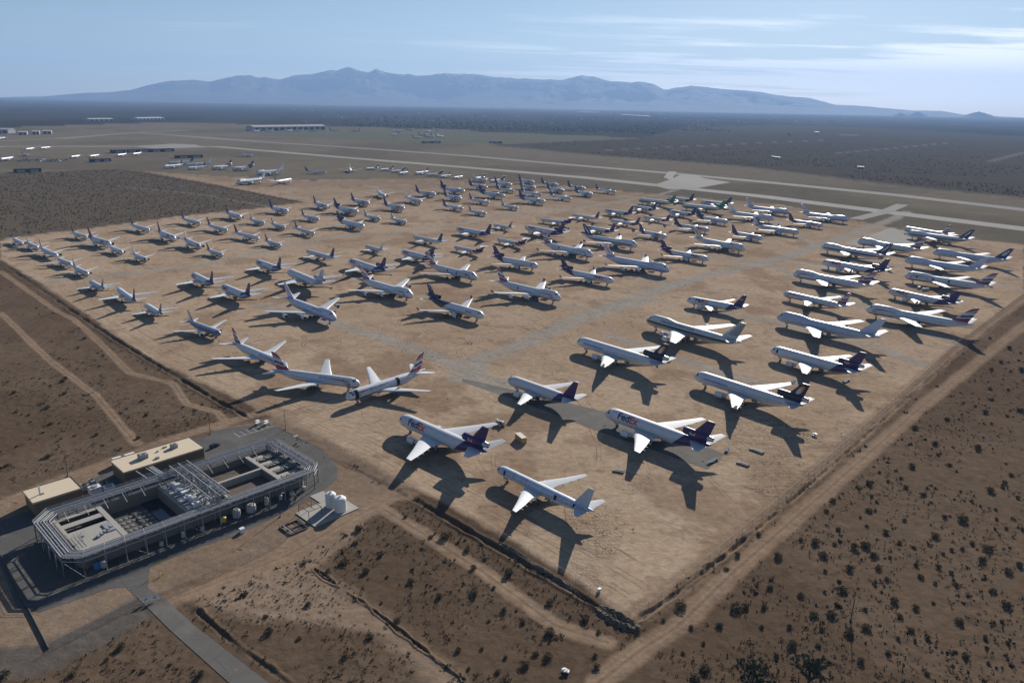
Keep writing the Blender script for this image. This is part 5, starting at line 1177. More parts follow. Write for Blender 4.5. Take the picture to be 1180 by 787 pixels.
for i in range(n):
    a, b = Vector(Pa[i]), Vector(Pa[(i + 1) % n]); a1, b1 = Vector(Pb[i]), Vector(Pb[(i + 1) % n]); k = int((b - a).length / 0.95) + 1
    for j in range(k):
        p = a.lerp(b, j / k); q = a1.lerp(b1, j / k); m.tube(S(p.x, p.y, 6.82), S(q.x, q.y, 6.82), .07, 4, caps=False)
part('walkway_grating', steel, m, pl)['kind'] = 'stuff'
# interior support frames (slope of pipes on the tank walls)
m = MB()
for j in range(13):
    u = 4 + j * 6.1
    for v0, v1 in ((4.2, 8.5), (33.0, 29.0)): m.tube(S(u, v0, 7.0), S(u, v1, 5.0), .10, 5)
part('strut', steel, m, pl)
# central pump gallery
m = MB()
for u in (40.5, 43.6, 46.9):
    for k in range(7): m.tube(S(u, 2 + k * 5.2, 3.6), S(u, 2 + k * 5.2, 9.4), .15, 6)
    m.tube(S(u, 0.5, 9.4), S(u, 34.5, 9.4), .24, 7); m.tube(S(u, .5, 7.9), S(u, 34.5, 7.9), .16, 6)
    for k in range(12): m.tube(S(u, .8 + k * 2.8, 7.9 if k % 2 else 9.4), S(u, 3.6 + k * 2.8, 9.4 if k % 2 else 7.9), .07, 4)
for k in range(14): m.tube(S(40.5, 1 + k * 2.5, 9.3), S(46.9, 1 + k * 2.5, 9.3), .09, 5)
part('pump_gallery', steel, m, pl)
m = MB()
for k in range(16):
    v = 4 + random.random() * 27; u = 40.5 + random.random() * 7
    m.tube(S(u, v, 4), S(u, v, 5 + random.random() * 3.4), .3 + random.random() * .25, 8)
for k in range(9): m.tube(S(34.5, 8 + k * 2.5, 5.9), S(41, 8 + k * 2.5, 5.9 + .6 * (k % 2)), .22 + .12 * (k % 3 == 0), 8)
for k in range(5): m.tube(S(45.5 + k * .4, 3, 8.5 + .1 * k), S(45.5 + k * .4, 33, 8.5 + .1 * k), .15, 6)
part('pump', pipe_m, m, pl)
m = MB()
for k in range(10): sbox(m, 36.5 + .7 * (k % 3), 39 + .7 * (k % 3), 7.5 + k * 2.2, 9.0 + k * 2.2, 5.2, 5.7 + random.random())
part('duct', white_m, m, pl)
# equipment on the left deck
m = MB(); m.tube(S(3.2, 24.5, 5.5), S(3.2, 24.5, 7.0), .1, 5); sbox(m, 2.7, 3.7, 24.2, 25.2, 7.0, 7.5)
for k in range(4): m.tube(S(2 + k, 20, 6.5), S(2 + k, 28, 6.5), .05, 4); m.tube(S(2 + k, 20, 5.5), S(2 + k, 20, 6.5), .05, 4)
for k in range(5): sbox(m, 7 + k * 1.2, 7.8 + k * 1.2, 25 - k * .8, 26.4 - k * .8, 5.5, 6.2)
sbox(m, 10.5, 13, 19, 25, 5.55, 5.9)
part('deck_equipment', steel, m, pl)
# buildings: control block and store
def building(name, u0, u1, v0, v1, h, label, units):
    b = empty(name, S((u0 + u1) / 2, (v0 + v1) / 2, 0)); props(b, label, 'building'); place(b)
    m = MB(); sbox(m, u0, u1, v0, v1, 0, h); part('wall', tan_wall, m, b)
    m = MB(); sbox(m, u0 - .5, u1 + .5, v0 - .5, v1 + .5, h + .004, h + .35); r = part('roof', roof_m, m, b)
    m = MB(); 
    for (a, c) in ((u0 - .5, u0 - .3), (u1 + .3, u1 + .5)): sbox(m, a, c, v0 - .5, v1 + .5, h + .352, h + .55)
    for (a, c) in ((v0 - .5, v0 - .3), (v1 + .3, v1 + .5)): sbox(m, u0 - .29, u1 + .29, a, c, h + .352, h + .55)
    q = part('parapet', tan_wall, m, b)
    for (nm, u, v, a, c, hh) in units:
        m = MB(); sbox(m, u, u + a, v, v + c, h + .353, h + .353 + hh)
        if nm == 'air_conditioner': sbox(m, u + .25, u + a * .4, v + .2, v + c - .2, h + .353 + hh + .003, h + .55 + hh); m.tube(S(u + a * .7, v + c / 2, h + .36 + hh), S(u + a * .7, v + c / 2, h + .7 + hh), min(a, c) * .3, 12)
        part(nm, steel if nm != 'vent_pipe' else white_m, m, b)
    m = MB(); k = int((u1 - u0) / 6)
    for i in range(k): sbox(m, u0 + 2 + i * 6, u0 + 3.1 + i * 6, v1 + .003, v1 + .08, 0, 2.2)
    part('door', steel, m, b)
    return b
building('store_building', -0.6, 14.2, -23.6, -12.2, 5.0, 'small tan building with flat cream roof at left of the plant', [('vent_pipe', 2.5, -17.5, .45, .45, 3.0), ('vent_box', 3.2, -17.3, .7, .7, .35)])
building('control_building', 29.3, 59.3, -26.0, -13.0, 5.5, 'long tan building with flat cream roof and rooftop air conditioners', [('air_conditioner', 37.2, -21.5, 3.2, 2.6, 1.7), ('air_conditioner', 49.8, -22.0, 2.4, 2.0, 1.5), ('vent_box', 41.8, -16.6, 1.4, 1.1, .6), ('vent_box', 44.5, -22.0, .7, .6, .5), ('vent_box', 47.4, -23.6, 1.8, .3, .5)])
for (u, w_, lab) in ((32.0, 3.2, 'left of two white storage boxes behind the long tan building'), (36.6, 3.6, 'right of two white storage boxes behind the long tan building')):
    t_ = empty('storage_box', S(u, -33, 0)); props(t_, lab, 'storage box', 'white boxes behind the building'); place(t_)
    m = MB(); sbox(m, u, u + w_, -34.5, -31.6, 0.15, 3.0); part('body', white_m, m, t_)
    m = MB(); sbox(m, u + .4, u + w_ - .4, -31.59, -31.52, .3, 2.6); part('door', steel, m, t_)
# courtyard machines and the pipe rack between buildings and plant
for i, (u, v, a, c, h_) in enumerate(((16.5, -22, 2.6, 2.4, 2.2), (19.8, -23.5, 1.6, 3.2, 2.6), (22.5, -19.5, 2.2, 2, 1.6), (17.5, -17, 3.8, 3.2, 2.8), (22.0, -16, 3.6, 3.2, 1.7))):
    t_ = empty('plant_machine', S(u, v, 0)); place(t_)
    props(t_, ['dark machine cabinet nearest the small tan building', 'tall grey cabinet in the courtyard', 'low grey machine in the middle of the courtyard', 'pale square machine beside the small tan roof', 'wide low pale machine between the two buildings'][i], 'machine', 'machines in the plant courtyard')
    m = MB(); sbox(m, u, u + a, v, v + c, 0.12, h_); part('cabinet', white_m if i > 2 else steel, m, t_)
    m = MB(); m.tube(S(u + a / 2, v + c / 2, h_), S(u + a / 2, v + c / 2, h_ + .4), min(a, c) * .35, 12); part('fan', m_dark if i < 3 else steel, m, t_)
rk = empty('pipe_bridge', S(34, -6, 0)); props(rk, 'raised white pipe bridge from the long tan building to the plant', 'pipe bridge'); place(rk)
m = MB()
for u in (33.0, 36.6, 37.6, 38.2, 38.8): m.tube(S(u, -13, 5.2), S(u, 1.0, 6.6), .22, 7)
part('pipe', pipe_m, m, rk)
m = MB()
for u in (33, 38.2): m.tube(S(u, -6, 0), S(u, -6, 5.8), .15, 6)
m.tube(S(33, -6, 5.75), S(38.8, -6, 5.75), .12, 6); part('support', steel, m, rk)
# small tanks and boxes under the gallery on the near side
LB = ['leftmost', 'second from left', 'third from left', 'fourth from left', 'fifth from left', 'sixth from left', 'seventh from left', 'eighth from left', 'ninth from left', 'rightmost']
for i, (u, r, h_) in enumerate(((22.5, .7, 1.7), (29.5, .6, 2.2), (36.0, .7, 1.5), (43.5, .9, 2.1), (48.2, 1.4, 3.4), (53.6, 1.7, 3.2), (59.5, .8, 3.6), (65.0, .7, 2.2), (69.5, .9, 1.8), (74.5, .8, 2.0))):
    t_ = empty('plant_tank', S(u, 35.4, 0)); place(t_); props(t_, 'pale cylindrical tank under the near gallery, ' + LB[i], 'tank', 'small tanks under the plant gallery')
    h_ *= .85; m = MB(); c = S(u, 35.2, 0.12); m.lathe([(0, r), (h_ * .8, r), (h_ * .95, r * .7), (h_, .05)], 14, 'z', c); part('shell', yellow if i == 3 else paint('tank_grey', (.40, .40, .39), .7), m, t_)
    m = MB(); m.lathe([(0, r * 1.15), (.12, r * 1.15), (.12, .02)], 14, 'z', (c[0], c[1], .0)); part('base', concw, m, t_)
for i, (u, v, mt, lab) in enumerate(((3.5, 34.0, blue_m, 'blue drum under the left end of the plant'), (5.2, 34.6, m_strut, 'grey drum beside the blue drum under the plant'))):
    m = MB(); m.lathe([(0, .9), (.1, 1.0), (1.9, 1.0), (2.1, .8), (2.15, .05)], 14, 'z', S(u, v, 0.06)); props(m.build('drum', mt), lab, 'drum')

# two white tanks on their pad
pd = MB(); sbox(pd, 63.6, 81.5, 47.6, 60.2, 0.0, .28); sbox(pd, 73.7, 79.2, 40.6, 47.4, 0.0, .22); fix_normals(props(pd.build('tank_pad', conc_l), kind='structure'))
for i, (u, v, r, h_, lab) in enumerate(((75.2, 52.2, 1.9, 5.4, 'left white upright tank on the concrete pad beside the plant'), (75.9, 57.0, 2.15, 5.4, 'right white upright tank on the concrete pad beside the plant'))):
    t_ = empty('storage_tank', S(u, v, .28)); place(t_); props(t_, lab, 'tank', 'white tanks on the pad')
    m = MB(); m.lathe([(0, r), (h_ * .86, r), (h_ * .95, r * .8), (h_, r * .35), (h_ + .02, .02)], 28, 'z', S(u, v, .28)); part('shell', white_m, m, t_)
    m = MB(); m.lathe([(0, .35), (.35, .35), (.36, .02)], 12, 'z', S(u, v, h_ + .28)); part('hatch', steel, m, t_)
    m = MB(); 
    for z in (1.4, 2.6, 3.8): m.lathe([(z, r + .005), (z, r + .05), (z + .12, r + .05), (z + .12, r + .005)], 28, 'z', S(u, v, .28))
    part('hoop', paint('hoop_grey', (.55, .56, .57)), m, t_)
fr = empty('open_steel_stand', S(66, 50, .28)); place(fr); props(fr, 'open dark steel frame standing on the concrete pad beside the white tanks', 'steel frame')
m = MB()
for a, b in ((64.5, 48.5), (69.5, 48.5), (64.5, 55.0), (69.5, 55.0)): m.tube(S(a, b, .28), S(a, b, 3.4), .11, 6)
part('post', m_dark, m, fr)
m = MB()
for a, b in (((64.5, 48.5), (69.5, 48.5)), ((64.5, 55), (69.5, 55)), ((64.5, 48.5), (64.5, 55)), ((69.5, 48.5), (69.5, 55)), ((67, 48.5), (67, 55))): m.tube(S(*a, 3.4), S(*b, 3.4), .1, 6)
part('beam', m_dark, m, fr)
bd = empty('pipe_trough', S(60, 56, 0)); place(bd); props(bd, 'low dark concrete trough with cross bars in the sand beside the pad', 'trough')
m = MB()
for a in (54.8, 61.2): sbox(m, a, a + .4, 52, 59, 0, .5)
for v in (52, 55.4, 58.8): sbox(m, 55.21, 61.19, v, v + .4, 0, .45)
part('curb', m_dark, m, bd)
m = MB(); sbox(m, 56, 56.3, 52.45, 58.75, .46, .58); part('pipe', steel, m, bd)

# vehicles / carts
def rb(mb, c, d, m=0): mb.box(c, d, 0, m)
def car(loc, rz, col, label, grp=None):
    r = empty('parked_car', (0, 0, 0)); props(r, label, 'car', grp)
    sec = [(-2.35, .55, .80, .80), (-2.25, .45, .95, .86), (-1.3, .35, 1.02, .92), (-0.9, .35, 1.05, .92), (.9, .35, 1.02, .92), (1.9, .38, .92, .88), (2.35, .5, .72, .76)]
    m = MB(); vs = []
    for (x, z0, z1, hw) in sec: vs += [(x, -hw, z0), (x, hw, z0), (x, hw * 1.0, (z0 + z1) / 2 + .1), (x, hw * .88, z1), (x, -hw * .88, z1), (x, -hw, (z0 + z1) / 2 + .1)]
    fs = [tuple(range(6)), tuple(36 + i for i in range(6))]
    for j in range(6):
        for i in range(6): fs.append((j * 6 + i, j * 6 + (i + 1) % 6, j * 6 + 6 + (i + 1) % 6, j * 6 + 6 + i))
    m.add(vs, fs); fix_normals(m.build('body', paint('car_' + str(col), col, .25), r))
    m = MB(); m.add([(-2.0, -.8, 1.0), (-2.0, .8, 1.0), (1.25, .8, 1.0), (1.25, -.8, 1.0), (-1.5, -.66, 1.5), (-1.5, .66, 1.5), (.45, .66, 1.5), (.45, -.66, 1.5)], [(0, 1, 5, 4), (1, 2, 6, 5), (2, 3, 7, 6), (3, 0, 4, 7)]); m.build('window', m_glass, r)
    m = MB(); m.box((-.52, 0, 1.52), (1.96, 1.34, .05)); m.build('roof', paint('car_' + str(col), col, .25), r)
    for x in (-1.45, 1.45):
        for y in (-.85, .85): m = MB(); wheel(m, (x, y, .34), .34, .24); m.build('wheel', [m_tyre, m_strut], r)
    r.location = loc; r.rotation_euler = (0, 0, rz); return r
car(S(67.8, -22.6, .05), TH + .25, (.015, .016, .02), 'black car parked at the end of the long tan building')
for i, (u, v) in enumerate(((92.0, -31.5), (94.6, -28.6))):
    r = empty('utility_cart', S(u, v, 0), TH + .4); props(r, ['left of two small pale carts at the yard corner', 'right of two small pale carts at the yard corner'][i], 'cart', 'carts at the yard corner')
    m = MB(); m.box((0, 0, .75), (2.6, 1.4, .5)); m.box((-.2, 0, 1.95), (1.9, 1.4, .08)); m.build('body', white_m, r)
    m = MB(); [m.tube((x, y, 1.0), (x, y, 1.93), .04, 5) for x in (-1.05, .65) for y in (-.6, .6)]; m.build('roof_post', m_dark, r)
    for x in (-.8, .8):
        for y in (-.65, .65): m = MB(); wheel(m, (x, y, .3), .3, .2); m.build('wheel', [m_tyre, m_strut], r)
m = MB(); m.box((0, 0, .75), (1.5, 1.3, 1.5)); m.box((0, 0, 1.53), (1.6, 1.4, .06)); props(m.build('electrical_box', white_m, None, S(44.7, 45.8, 0), TH), 'small white box standing alone in the sand before the plant', 'box')
m = MB(); m.box((0, 0, .02), (2.2, 1.6, .3)); props(m.build('concrete_slab', conc_l, None, S(97.5, -9, 0), TH), 'small pale slab at the far edge of the plant yard', 'slab')

# lamp posts
LP = [(S(72.3, -35.9), 'behind the black car'), (S(97.9, -18.1), 'at the fence corner beyond the plant yard'), (S(58.8, 45.8), 'in front of the plant by the white tanks'), (S(16.7, -36.7), 'behind the two tan buildings')]
p0 = None
for i, (l, w_) in enumerate(LP):
    if p0 is None:
        p0 = empty('lamp_post', l); m = MB(); m.tube((0, 0, 0), (0, 0, 9.2), .14, 8, .08); m.build('pole', m_dark, p0)
        m = MB(); m.tube((0, 0, 9.1), (1.3, 0, 9.35), .05, 6); m.build('arm', m_dark, p0); m = MB(); m.box((1.5, 0, 9.32), (.8, .36, .16)); m.build('lamp_head', steel, p0); m = MB(); m.box((0, 0, .25), (.6, .6, .5)); m.build('base', concw, p0); o = p0
    else: o = copy_tree(p0); o.location = l
    props(o, 'slim dark lamp post ' + w_, 'lamp post', 'lamp posts round the plant')
up = empty('utility_pole', (97.6, 180.7, float(ground_z(97.6, 180.7)))); props(up, 'lone wooden utility pole in the desert at lower right', 'utility pole')
m = MB(); m.tube((0, 0, -.3), (0, 0, 8), .16, 8, .11); m.build('pole', m_dark, up); m = MB(); m.box((0, 0, 7.5), (1.6, .12, .14)); m.build('crossarm', m_dark, up)

# fences
def M_mesh():
    M = Mat('chain_link', 0.6, 0.3).base((0.16, 0.15, 0.14)); nt = M.nt
    tr = nt.nodes.new('ShaderNodeBsdfTransparent'); mx = nt.nodes.new('ShaderNodeMixShader')
    out = nt.nodes['Material Output']; m_ = M.done()
    f = M.noise(1.5, 2) * 0.10 + 0.11
    nt.links.new(f.s, mx.inputs[0]); nt.links.new(tr.outputs[0], mx.inputs[1]); nt.links.new(M.b.outputs[0], mx.inputs[2]); nt.links.new(mx.outputs[0], out.inputs[0]); return m_
link = M_mesh()
def fence(pts, step, h, label, zf=None):
    r = empty('chain_link_fence', (pts[0][0], pts[0][1], 0)); props(r, label, 'fence'); place(r)
    P_ = []
    for a, b in zip(pts[:-1], pts[1:]):
        a, b = Vector(a[:2]), Vector(b[:2]); k = max(1, int(round((b - a).length / step)))
        P_ += [a.lerp(b, j / k) for j in range(k)]
    P_.append(Vector(pts[-1][:2]))
    zs = ground_z(np.array([p.x for p in P_]), np.array([p.y for p in P_]))
    m0 = None; many = len(P_) > 100; mb = MB()
    for p, z in zip(P_, zs):
        if many: mb.tube((p.x, p.y, z - .2), (p.x, p.y, z + h), .05, 5)
        else:
            if m0 is None:
                q = MB(); q.tube((0, 0, -.2), (0, 0, h), .05, 5); m0 = q.build('fence_post', steel, r, (p.x, p.y, z))
                o = m0
            else: o = m0.copy(); COL.objects.link(o); o.parent = r; o.location = (p.x, p.y, z)
            o.matrix_parent_inverse = r.matrix_world.inverted()
    if many: part('fence_post', steel, mb, r)['kind'] = 'stuff'
    m = MB(); R2 = MB()
    for (a, za), (b, zb) in zip(list(zip(P_, zs))[:-1], list(zip(P_, zs))[1:]):
        m.add([(a.x, a.y, za + .03), (b.x, b.y, zb + .03), (b.x, b.y, zb + h), (a.x, a.y, za + h)], [(0, 1, 2, 3)]); R2.tube((a.x, a.y, za + h), (b.x, b.y, zb + h), .03, 4)
    part('wire_mesh', link, m, r); part('top_rail', steel, R2, r)
def offset(pts, d):
    out = []
    for i, p in enumerate(pts):
        a = Vector(pts[max(0, i - 1)]); b = Vector(pts[min(len(pts) - 1, i + 1)]); t = (b - a).normalized(); out.append((p[0] - t.y * d, p[1] + t.x * d))
    return out
left_f = [LOT[i] for i in range(0, 11)]
fence(offset(left_f, 1.0), 7.0, 2.2, 'chain-link fence along the left side of the aircraft lot')
right_f = [LOT[0]] + [LOT[-1 - i] for i in range(0, 5)]
fence(offset(right_f, -1.0), 7.0, 2.2, 'chain-link fence along the right side of the aircraft lot')
FP = FENCEP
fence(FP[0], 4.0, 2.1, 'chain-link fence in front of the plant, right of the gate')
fence(FP[1], 4.0, 2.1, 'chain-link fence in front of the plant, left of the gate')
# gate with warning boards
gt = empty('sliding_gate', (FP[1][0][0], FP[1][0][1], 0)); props(gt, 'steel gate with two white notice boards across the plant driveway', 'gate'); place(gt)
ga, gb = Vector(FP[1][0]), Vector(FP[0][0]); gd = (gb - ga).normalized(); L_ = (gb - ga).length; ang = math.atan2(gd.y, gd.x)
m = MB()
for z in (.3, 1.2, 2.1): m.tube((ga.x, ga.y, z), (gb.x, gb.y, z), .05, 6)
for j in range(5): q = ga.lerp(gb, j / 4); m.tube((q.x, q.y, .1), (q.x, q.y, 2.15), .06, 6)
part('gate_frame', steel, m, gt)
for q in (.3, .72):
    c = ga.lerp(gb, q); m = MB(); m.box((c.x - gd.y * -.09, c.y + gd.x * -.09, 1.35), (1.5, .04, 1.3), ang); s_ = part('notice_board', white_m, m, gt)
    m = MB(); m.box((c.x - gd.y * -.125, c.y + gd.x * -.125, 1.1), (.6, .02, .4), ang); part('red_panel', paint('sign_red', (.45, .05, .03)), m, gt)
bl = None
for i, (a, b) in enumerate(((0, 0), (1.4, .5), (2.6, 1.6), (3.0, 3.2))):
    if bl is None: m = MB(); m.tube((0, 0, 0), (0, 0, 1.2), .14, 8); m.lathe([(1.2, .14), (1.3, .02)], 8, 'z'); bl = m.build('bollard', yellow); o = bl
    else: o = bl.copy(); COL.objects.link(o)
    o.location = (BOLL[0] + a, BOLL[1] + b, .03); props(o, 'short yellow bollard, ' + ['nearest to the gate', 'second from the gate', 'third from the gate', 'farthest from the gate'][i] + ' beside the driveway', 'bollard', 'yellow bollards by the driveway')

# big drainage pipe at the left edge of the plant
m = MB(); a, b = PIPE; m.tube((a[0], a[1], .35), (b[0], b[1], .35), .27, 12); props(m.build('drain_pipe', m_dark), 'long grey pipe lying on the ground left of the plant', 'pipe')
# ---- loose things on the lot
box_ = empty('cargo_container', (4.6, 296.4, 0), R_(-62)); props(box_, 'small tan cargo container behind the leftmost lettered cargo jet', 'container')
m = MB(); m.box((0, 0, 1.35), (6.1, 2.44, 2.5)); m.build('body', paint('container_tan', (.42, .27, .12)), box_)
m = MB(); m.box((0, 0, 2.64), (6.2, 2.54, .07)); m.build('roof', paint('container_roof', (.60, .54, .42)), box_)
m = MB(); [m.box((x, 1.235, 1.35), (.08, .05, 2.3)) for x in np.arange(-2.8, 3, .4)]; [m.box((x, -1.235, 1.35), (.08, .05, 2.3)) for x in np.arange(-2.8, 3, .4)]; m.build('ribs', paint('container_tan', (.42, .27, .12)), box_)
sc_ = empty('parts_trailer', (-4.4, 312.5, 0), R_(-40)); props(sc_, 'dark trailer loaded with aircraft parts by the purple tail', 'trailer')
m = MB(); m.box((0, 0, .9), (5.2, 2.2, .25)); m.build('bed', m_dark, sc_)
m = MB(); 
for k in range(7): m.box((-2 + k * .65, random.uniform(-.4, .4), 1.5 + random.random() * .4), (.5, 1.5, .9 + random.random() * .6), random.random())
m.build('load', m_strut, sc_)
for x in (-1.4, 1.4):
    for y in (-1, 1): m = MB(); wheel(m, (x, y, .45), .45, .3); m.build('wheel', [m_tyre, m_strut], sc_)
for i, (x, y, rz, L1, lab) in enumerate(WINGP):
    r = empty('detached_flap', (x, y, 0), rz); props(r, lab, 'wing part', 'wing parts on the ground')
    m = MB(); panel(m, [(0, 1.6, -L1 / 2, .7, .8), (.5, 1.1, L1 / 2, .8, .8)], 1.6); fix_normals(m.build('skin', paint('flap_blue', (.10, .13, .19), .8, spec=.1), r))
    m = MB(); [m.box((0, q * L1, .3), (.9, .25, .6)) for q in (-.3, .3)]; m.build('trestle', m_dark, r)
for i, (x, y, rz, a, b, lab) in enumerate(SLABP):
    m = MB(); m.box((0, 0, .35), (a, b, .5), 0); m.box((a * .1, b * .1, .66), (a * .8, b * .6, .12), .05); props(m.build('panel_stack', concw, None, (x, y, 0), rz), lab, 'panel stack')
for i, (x, y, w_, lab) in enumerate(JUNK):
    m = MB()
    for k in range(6): m.box((random.uniform(-w_, w_) * .35, random.uniform(-w_, w_) * .35, .25 + .15 * k), (random.uniform(.6, w_) * 1.2, random.uniform(.5, w_ * .7) * 1.1, .35), random.random() * 3)
    props(m.build('scrap_pile', white_m if i % 2 == 0 else steel, None, (x, y, float(ground_z(x, y)))), lab, 'scrap')
# crates beside the row of FedEx-type jets at right
for i, (x, y) in enumerate(CRATES):
    m = MB(); m.lathe([(-1.3, .1), (-1.2, 1.0), (.6, 1.1), (1.3, .7), (1.4, .05)], 14, 'x', (0, 0, 1.15)); m.box((0, 0, .15), (2.4, 1.4, .3))
    props(m.build('stored_engine', m_metal, None, (x, y, 0), R_(120 + 17 * i)), ['silver aircraft engine on a stand, left of three by the nose-left jets', 'silver aircraft engine on a stand, middle of three by the nose-left jets', 'silver aircraft engine on a stand, right of three by the nose-left jets'][i], 'engine', 'engines stored on the ground')

# ================================================================ DESERT PLANTS
leaf = Mat('creosote_leaves', 0.9, spec=0.0).base((0.088, 0.083, 0.052)); leaf.mix(leaf.noise(0.8, 4).ramp(.4, .65), (0.13, 0.115, 0.07)); gp_ = leaf.nt.nodes.new('ShaderNodeNewGeometry'); leaf.mix(leaf.noise(0.09, 2, vec=gp_.outputs['Position']).ramp(.42, .60) * .75, (0.135, 0.105, 0.068)); leaf = leaf.done()
dry = Mat('dry_brush', 0.9, spec=0.1).base((0.060, 0.047, 0.032)); dry.mix(dry.noise(0.5, 4).ramp(.4, .6) * .7, (0.038, 0.034, 0.022)); dry = dry.done()
bark = paint('shrub_wood', (0.08, 0.06, 0.042), 0.9)
def leaf_ball(n, r, h, s, seed):
    rg = np.random.RandomState(seed); V = []; F = []
    for i in range(n):
        d = rg.normal(size=3); d /= np.linalg.norm(d); q = rg.random_sample() ** .35
        lob = 1 + .35 * math.sin(3 * math.atan2(d[1], d[0]) + seed) * abs(d[0])
        c = np.array([d[0] * r * q * lob, d[1] * r * q * lob, h * .5 + d[2] * h * .5 * q])
        a = rg.normal(size=3); a /= np.linalg.norm(a); b = np.cross(a, rg.normal(size=3)); b /= np.linalg.norm(b)
        k = s * (.6 + .8 * rg.random_sample()); b0 = len(V)
        V += [c - a * k, c + b * k * .6, c + a * k, c - b * k * .6]; F.append((b0, b0 + 1, b0 + 2, b0 + 3))
    return np.array(V), np.array(F)
shr = []
for k in range(5):
    V, F = leaf_ball(330, 1.0, 1.25, .14, 20 + k); c = np_mesh('foliage', V, F, leaf); r = empty('creosote_shrub'); c.parent = r
    m = MB()
    for j in range(7): a = random.random() * 6.28; m.tube((0, 0, -.1), (math.cos(a) * .6, math.sin(a) * .6, .8), .035, 4, .012)
    m.build('stems', bark, r); shr.append(r)
pts = list(SHRUBS)
tries = 0; rs = np.random.RandomState(5)
while len(pts) < 296 and tries < 20000:
    tries += 1
    x = rs.uniform(-260, 330); y = rs.uniform(140, 520)
    if abs(math.atan2(x, y)) > .72 or poly_sd(np.array([x]), np.array([y]), LOT)[0] < 9: continue
    u = (x - SO[0]) * UX + (y - SO[1]) * UY; v = (x - SO[0]) * UY - (y - SO[1]) * UX
    if -30 < u < 112 and -40 < v < 66: continue
    if x < 0 and rs.random_sample() < .45: continue
    if any(line_d(np.array([x]), np.array([y]), p)[0] < w / 2 + 2 for k, w, p in LINES if k in ('dirtroad', 'greyroad', 'ditch')): continue
    if poly_sd(np.array([x]), np.array([y]), DRIVE)[0] < 3: continue
    if any((x - a) ** 2 + (y - b) ** 2 < 20 for a, b in pts): continue
    pts.append((x, y))
zz = ground_z(np.array([p[0] for p in pts]), np.array([p[1] for p in pts])); used = set()
for i, ((x, y), z) in enumerate(zip(pts, zz)):
    k = i % 5
    if k in used: o = copy_tree(shr[k])
    else: o = shr[k]; used.add(k)
    s_ = .55 + 1.15 * rs.random_sample() ** 1.6
    o.location = (x, y, z - .05); o.rotation_euler = (0, 0, rs.uniform(0, 6.28)); o.scale = (s_, s_ * rs.uniform(.8, 1.2), s_ * rs.uniform(.7, 1.0))
    props(o, 'dark rounded desert shrub in open brown sand outside the lot', 'shrub', 'desert shrubs round the lot')
# smaller brush, thousands of tufts
def scatter(name, N, zone, smin, smax, nl, mat, seed, pmin=.16):
    rg = np.random.RandomState(seed)
    phi = rg.uniform(pmin, .78, N * 3); az = rg.uniform(-.74, .74, N * 3); r = 138.5 / np.tan(phi) 
    w = rg.random_sample(N * 3) < np.clip((r / 420) ** 1.1, .12, 1)
    r, az = r[w], az[w]; x, y = r * np.sin(az), r * np.cos(az)
    ok = zone(x, y); x, y = x[ok][:N], y[ok][:N]; n = len(x)
    z = ground_z(x, y); temps = [leaf_ball(nl, 1, .9, .42, seed + j) for j in range(6)]
    s_ = rg.uniform(smin, smax, n) * (0.75 + .5 * (rg.random_sample(n) < .2)); a = rg.uniform(0, 6.28, n); VV = []; FF = []; b = 0
    for j in range(6):
        I = np.arange(n) % 6 == j; k = I.sum(); Vt, Ft = temps[j]
        ca, sa = np.cos(a[I])[:, None], np.sin(a[I])[:, None]; S_ = s_[I][:, None]
        X_ = (Vt[:, 0] * ca - Vt[:, 1] * sa) * S_ + x[I][:, None]; Y_ = (Vt[:, 0] * sa + Vt[:, 1] * ca) * S_ + y[I][:, None]; Z_ = Vt[:, 2] * S_ + z[I][:, None] - .03
        VV.append(np.stack([X_, Y_, Z_], -1).reshape(-1, 3)); FF.append((Ft[None] + (np.arange(k) * len(Vt))[:, None, None] + b).reshape(-1, 4)); b += k * len(Vt)
    o = np_mesh(name, np.concatenate(VV), np.concatenate(FF), mat); props(o, kind='stuff'); return o
def in_plant(x, y):
    u = (x - SO[0]) * UX + (y - SO[1]) * UY; v = (x - SO[0]) * UY - (y - SO[1]) * UX
    return (u > -32) & (u < 112) & (v > -42) & (v < 64)
def outside(x, y):
    ok = (poly_sd(x, y, LOT) > 4) & ~in_plant(x, y) & (poly_sd(x, y, DRIVE) > 1.5)
    for k, w, p in LINES:
        if k in ('dirtroad', 'greyroad'): ok &= line_d(x, y, p) > w * .5 + fbm(x, y, 3, 2, 4) * 2 - .5
    return ok & (fbm(x, y, 18, 4, 77) > .40)
scatter('desert_brush', 15000, outside, .26, .60, 7, dry, 3, .29)
scatter('far_tufts', 6000, lambda x, y: outside(x, y) & (np.hypot(x, y) > 430), .4, .8, 6, dry, 33)
scatter('desert_bushes', 1500, lambda x, y: outside(x, y) & (np.hypot(x, y) > 200), .4, .85, 26, leaf, 4)
def ditchz(x, y):
    ok = np.zeros(x.shape, bool)
    for k, w, p in LINES:
        if k == 'ditch': ok |= line_d(x, y, p) < w * 1.1
    return ok & ~(in_plant(x, y) & (poly_sd(x, y, LOT) > 12)) & (fbm(x, y, 14, 3, 12) > .36)
scatter('ditch_brush', 5200, ditchz, .25, .7, 9, dry, 9)
def churned(x, y):
    sd = poly_sd(x, y, LOT)
    return (sd < -3) & (sd > -60) & (x > 20) & (fbm(x, y, 26, 3, 31) > .54) & (y < 520)
scatter('broken_ground_weeds', 3500, churned, .12, .4, 6, dry, 13)
def weeds(x, y):
    sd = poly_sd(x, y, LOT)
    return (sd < -6) & (fbm(x, y, 20, 4, 61) > .68)
scatter('lot_weeds', 3000, weeds, .2, .6, 6, dry, 17)
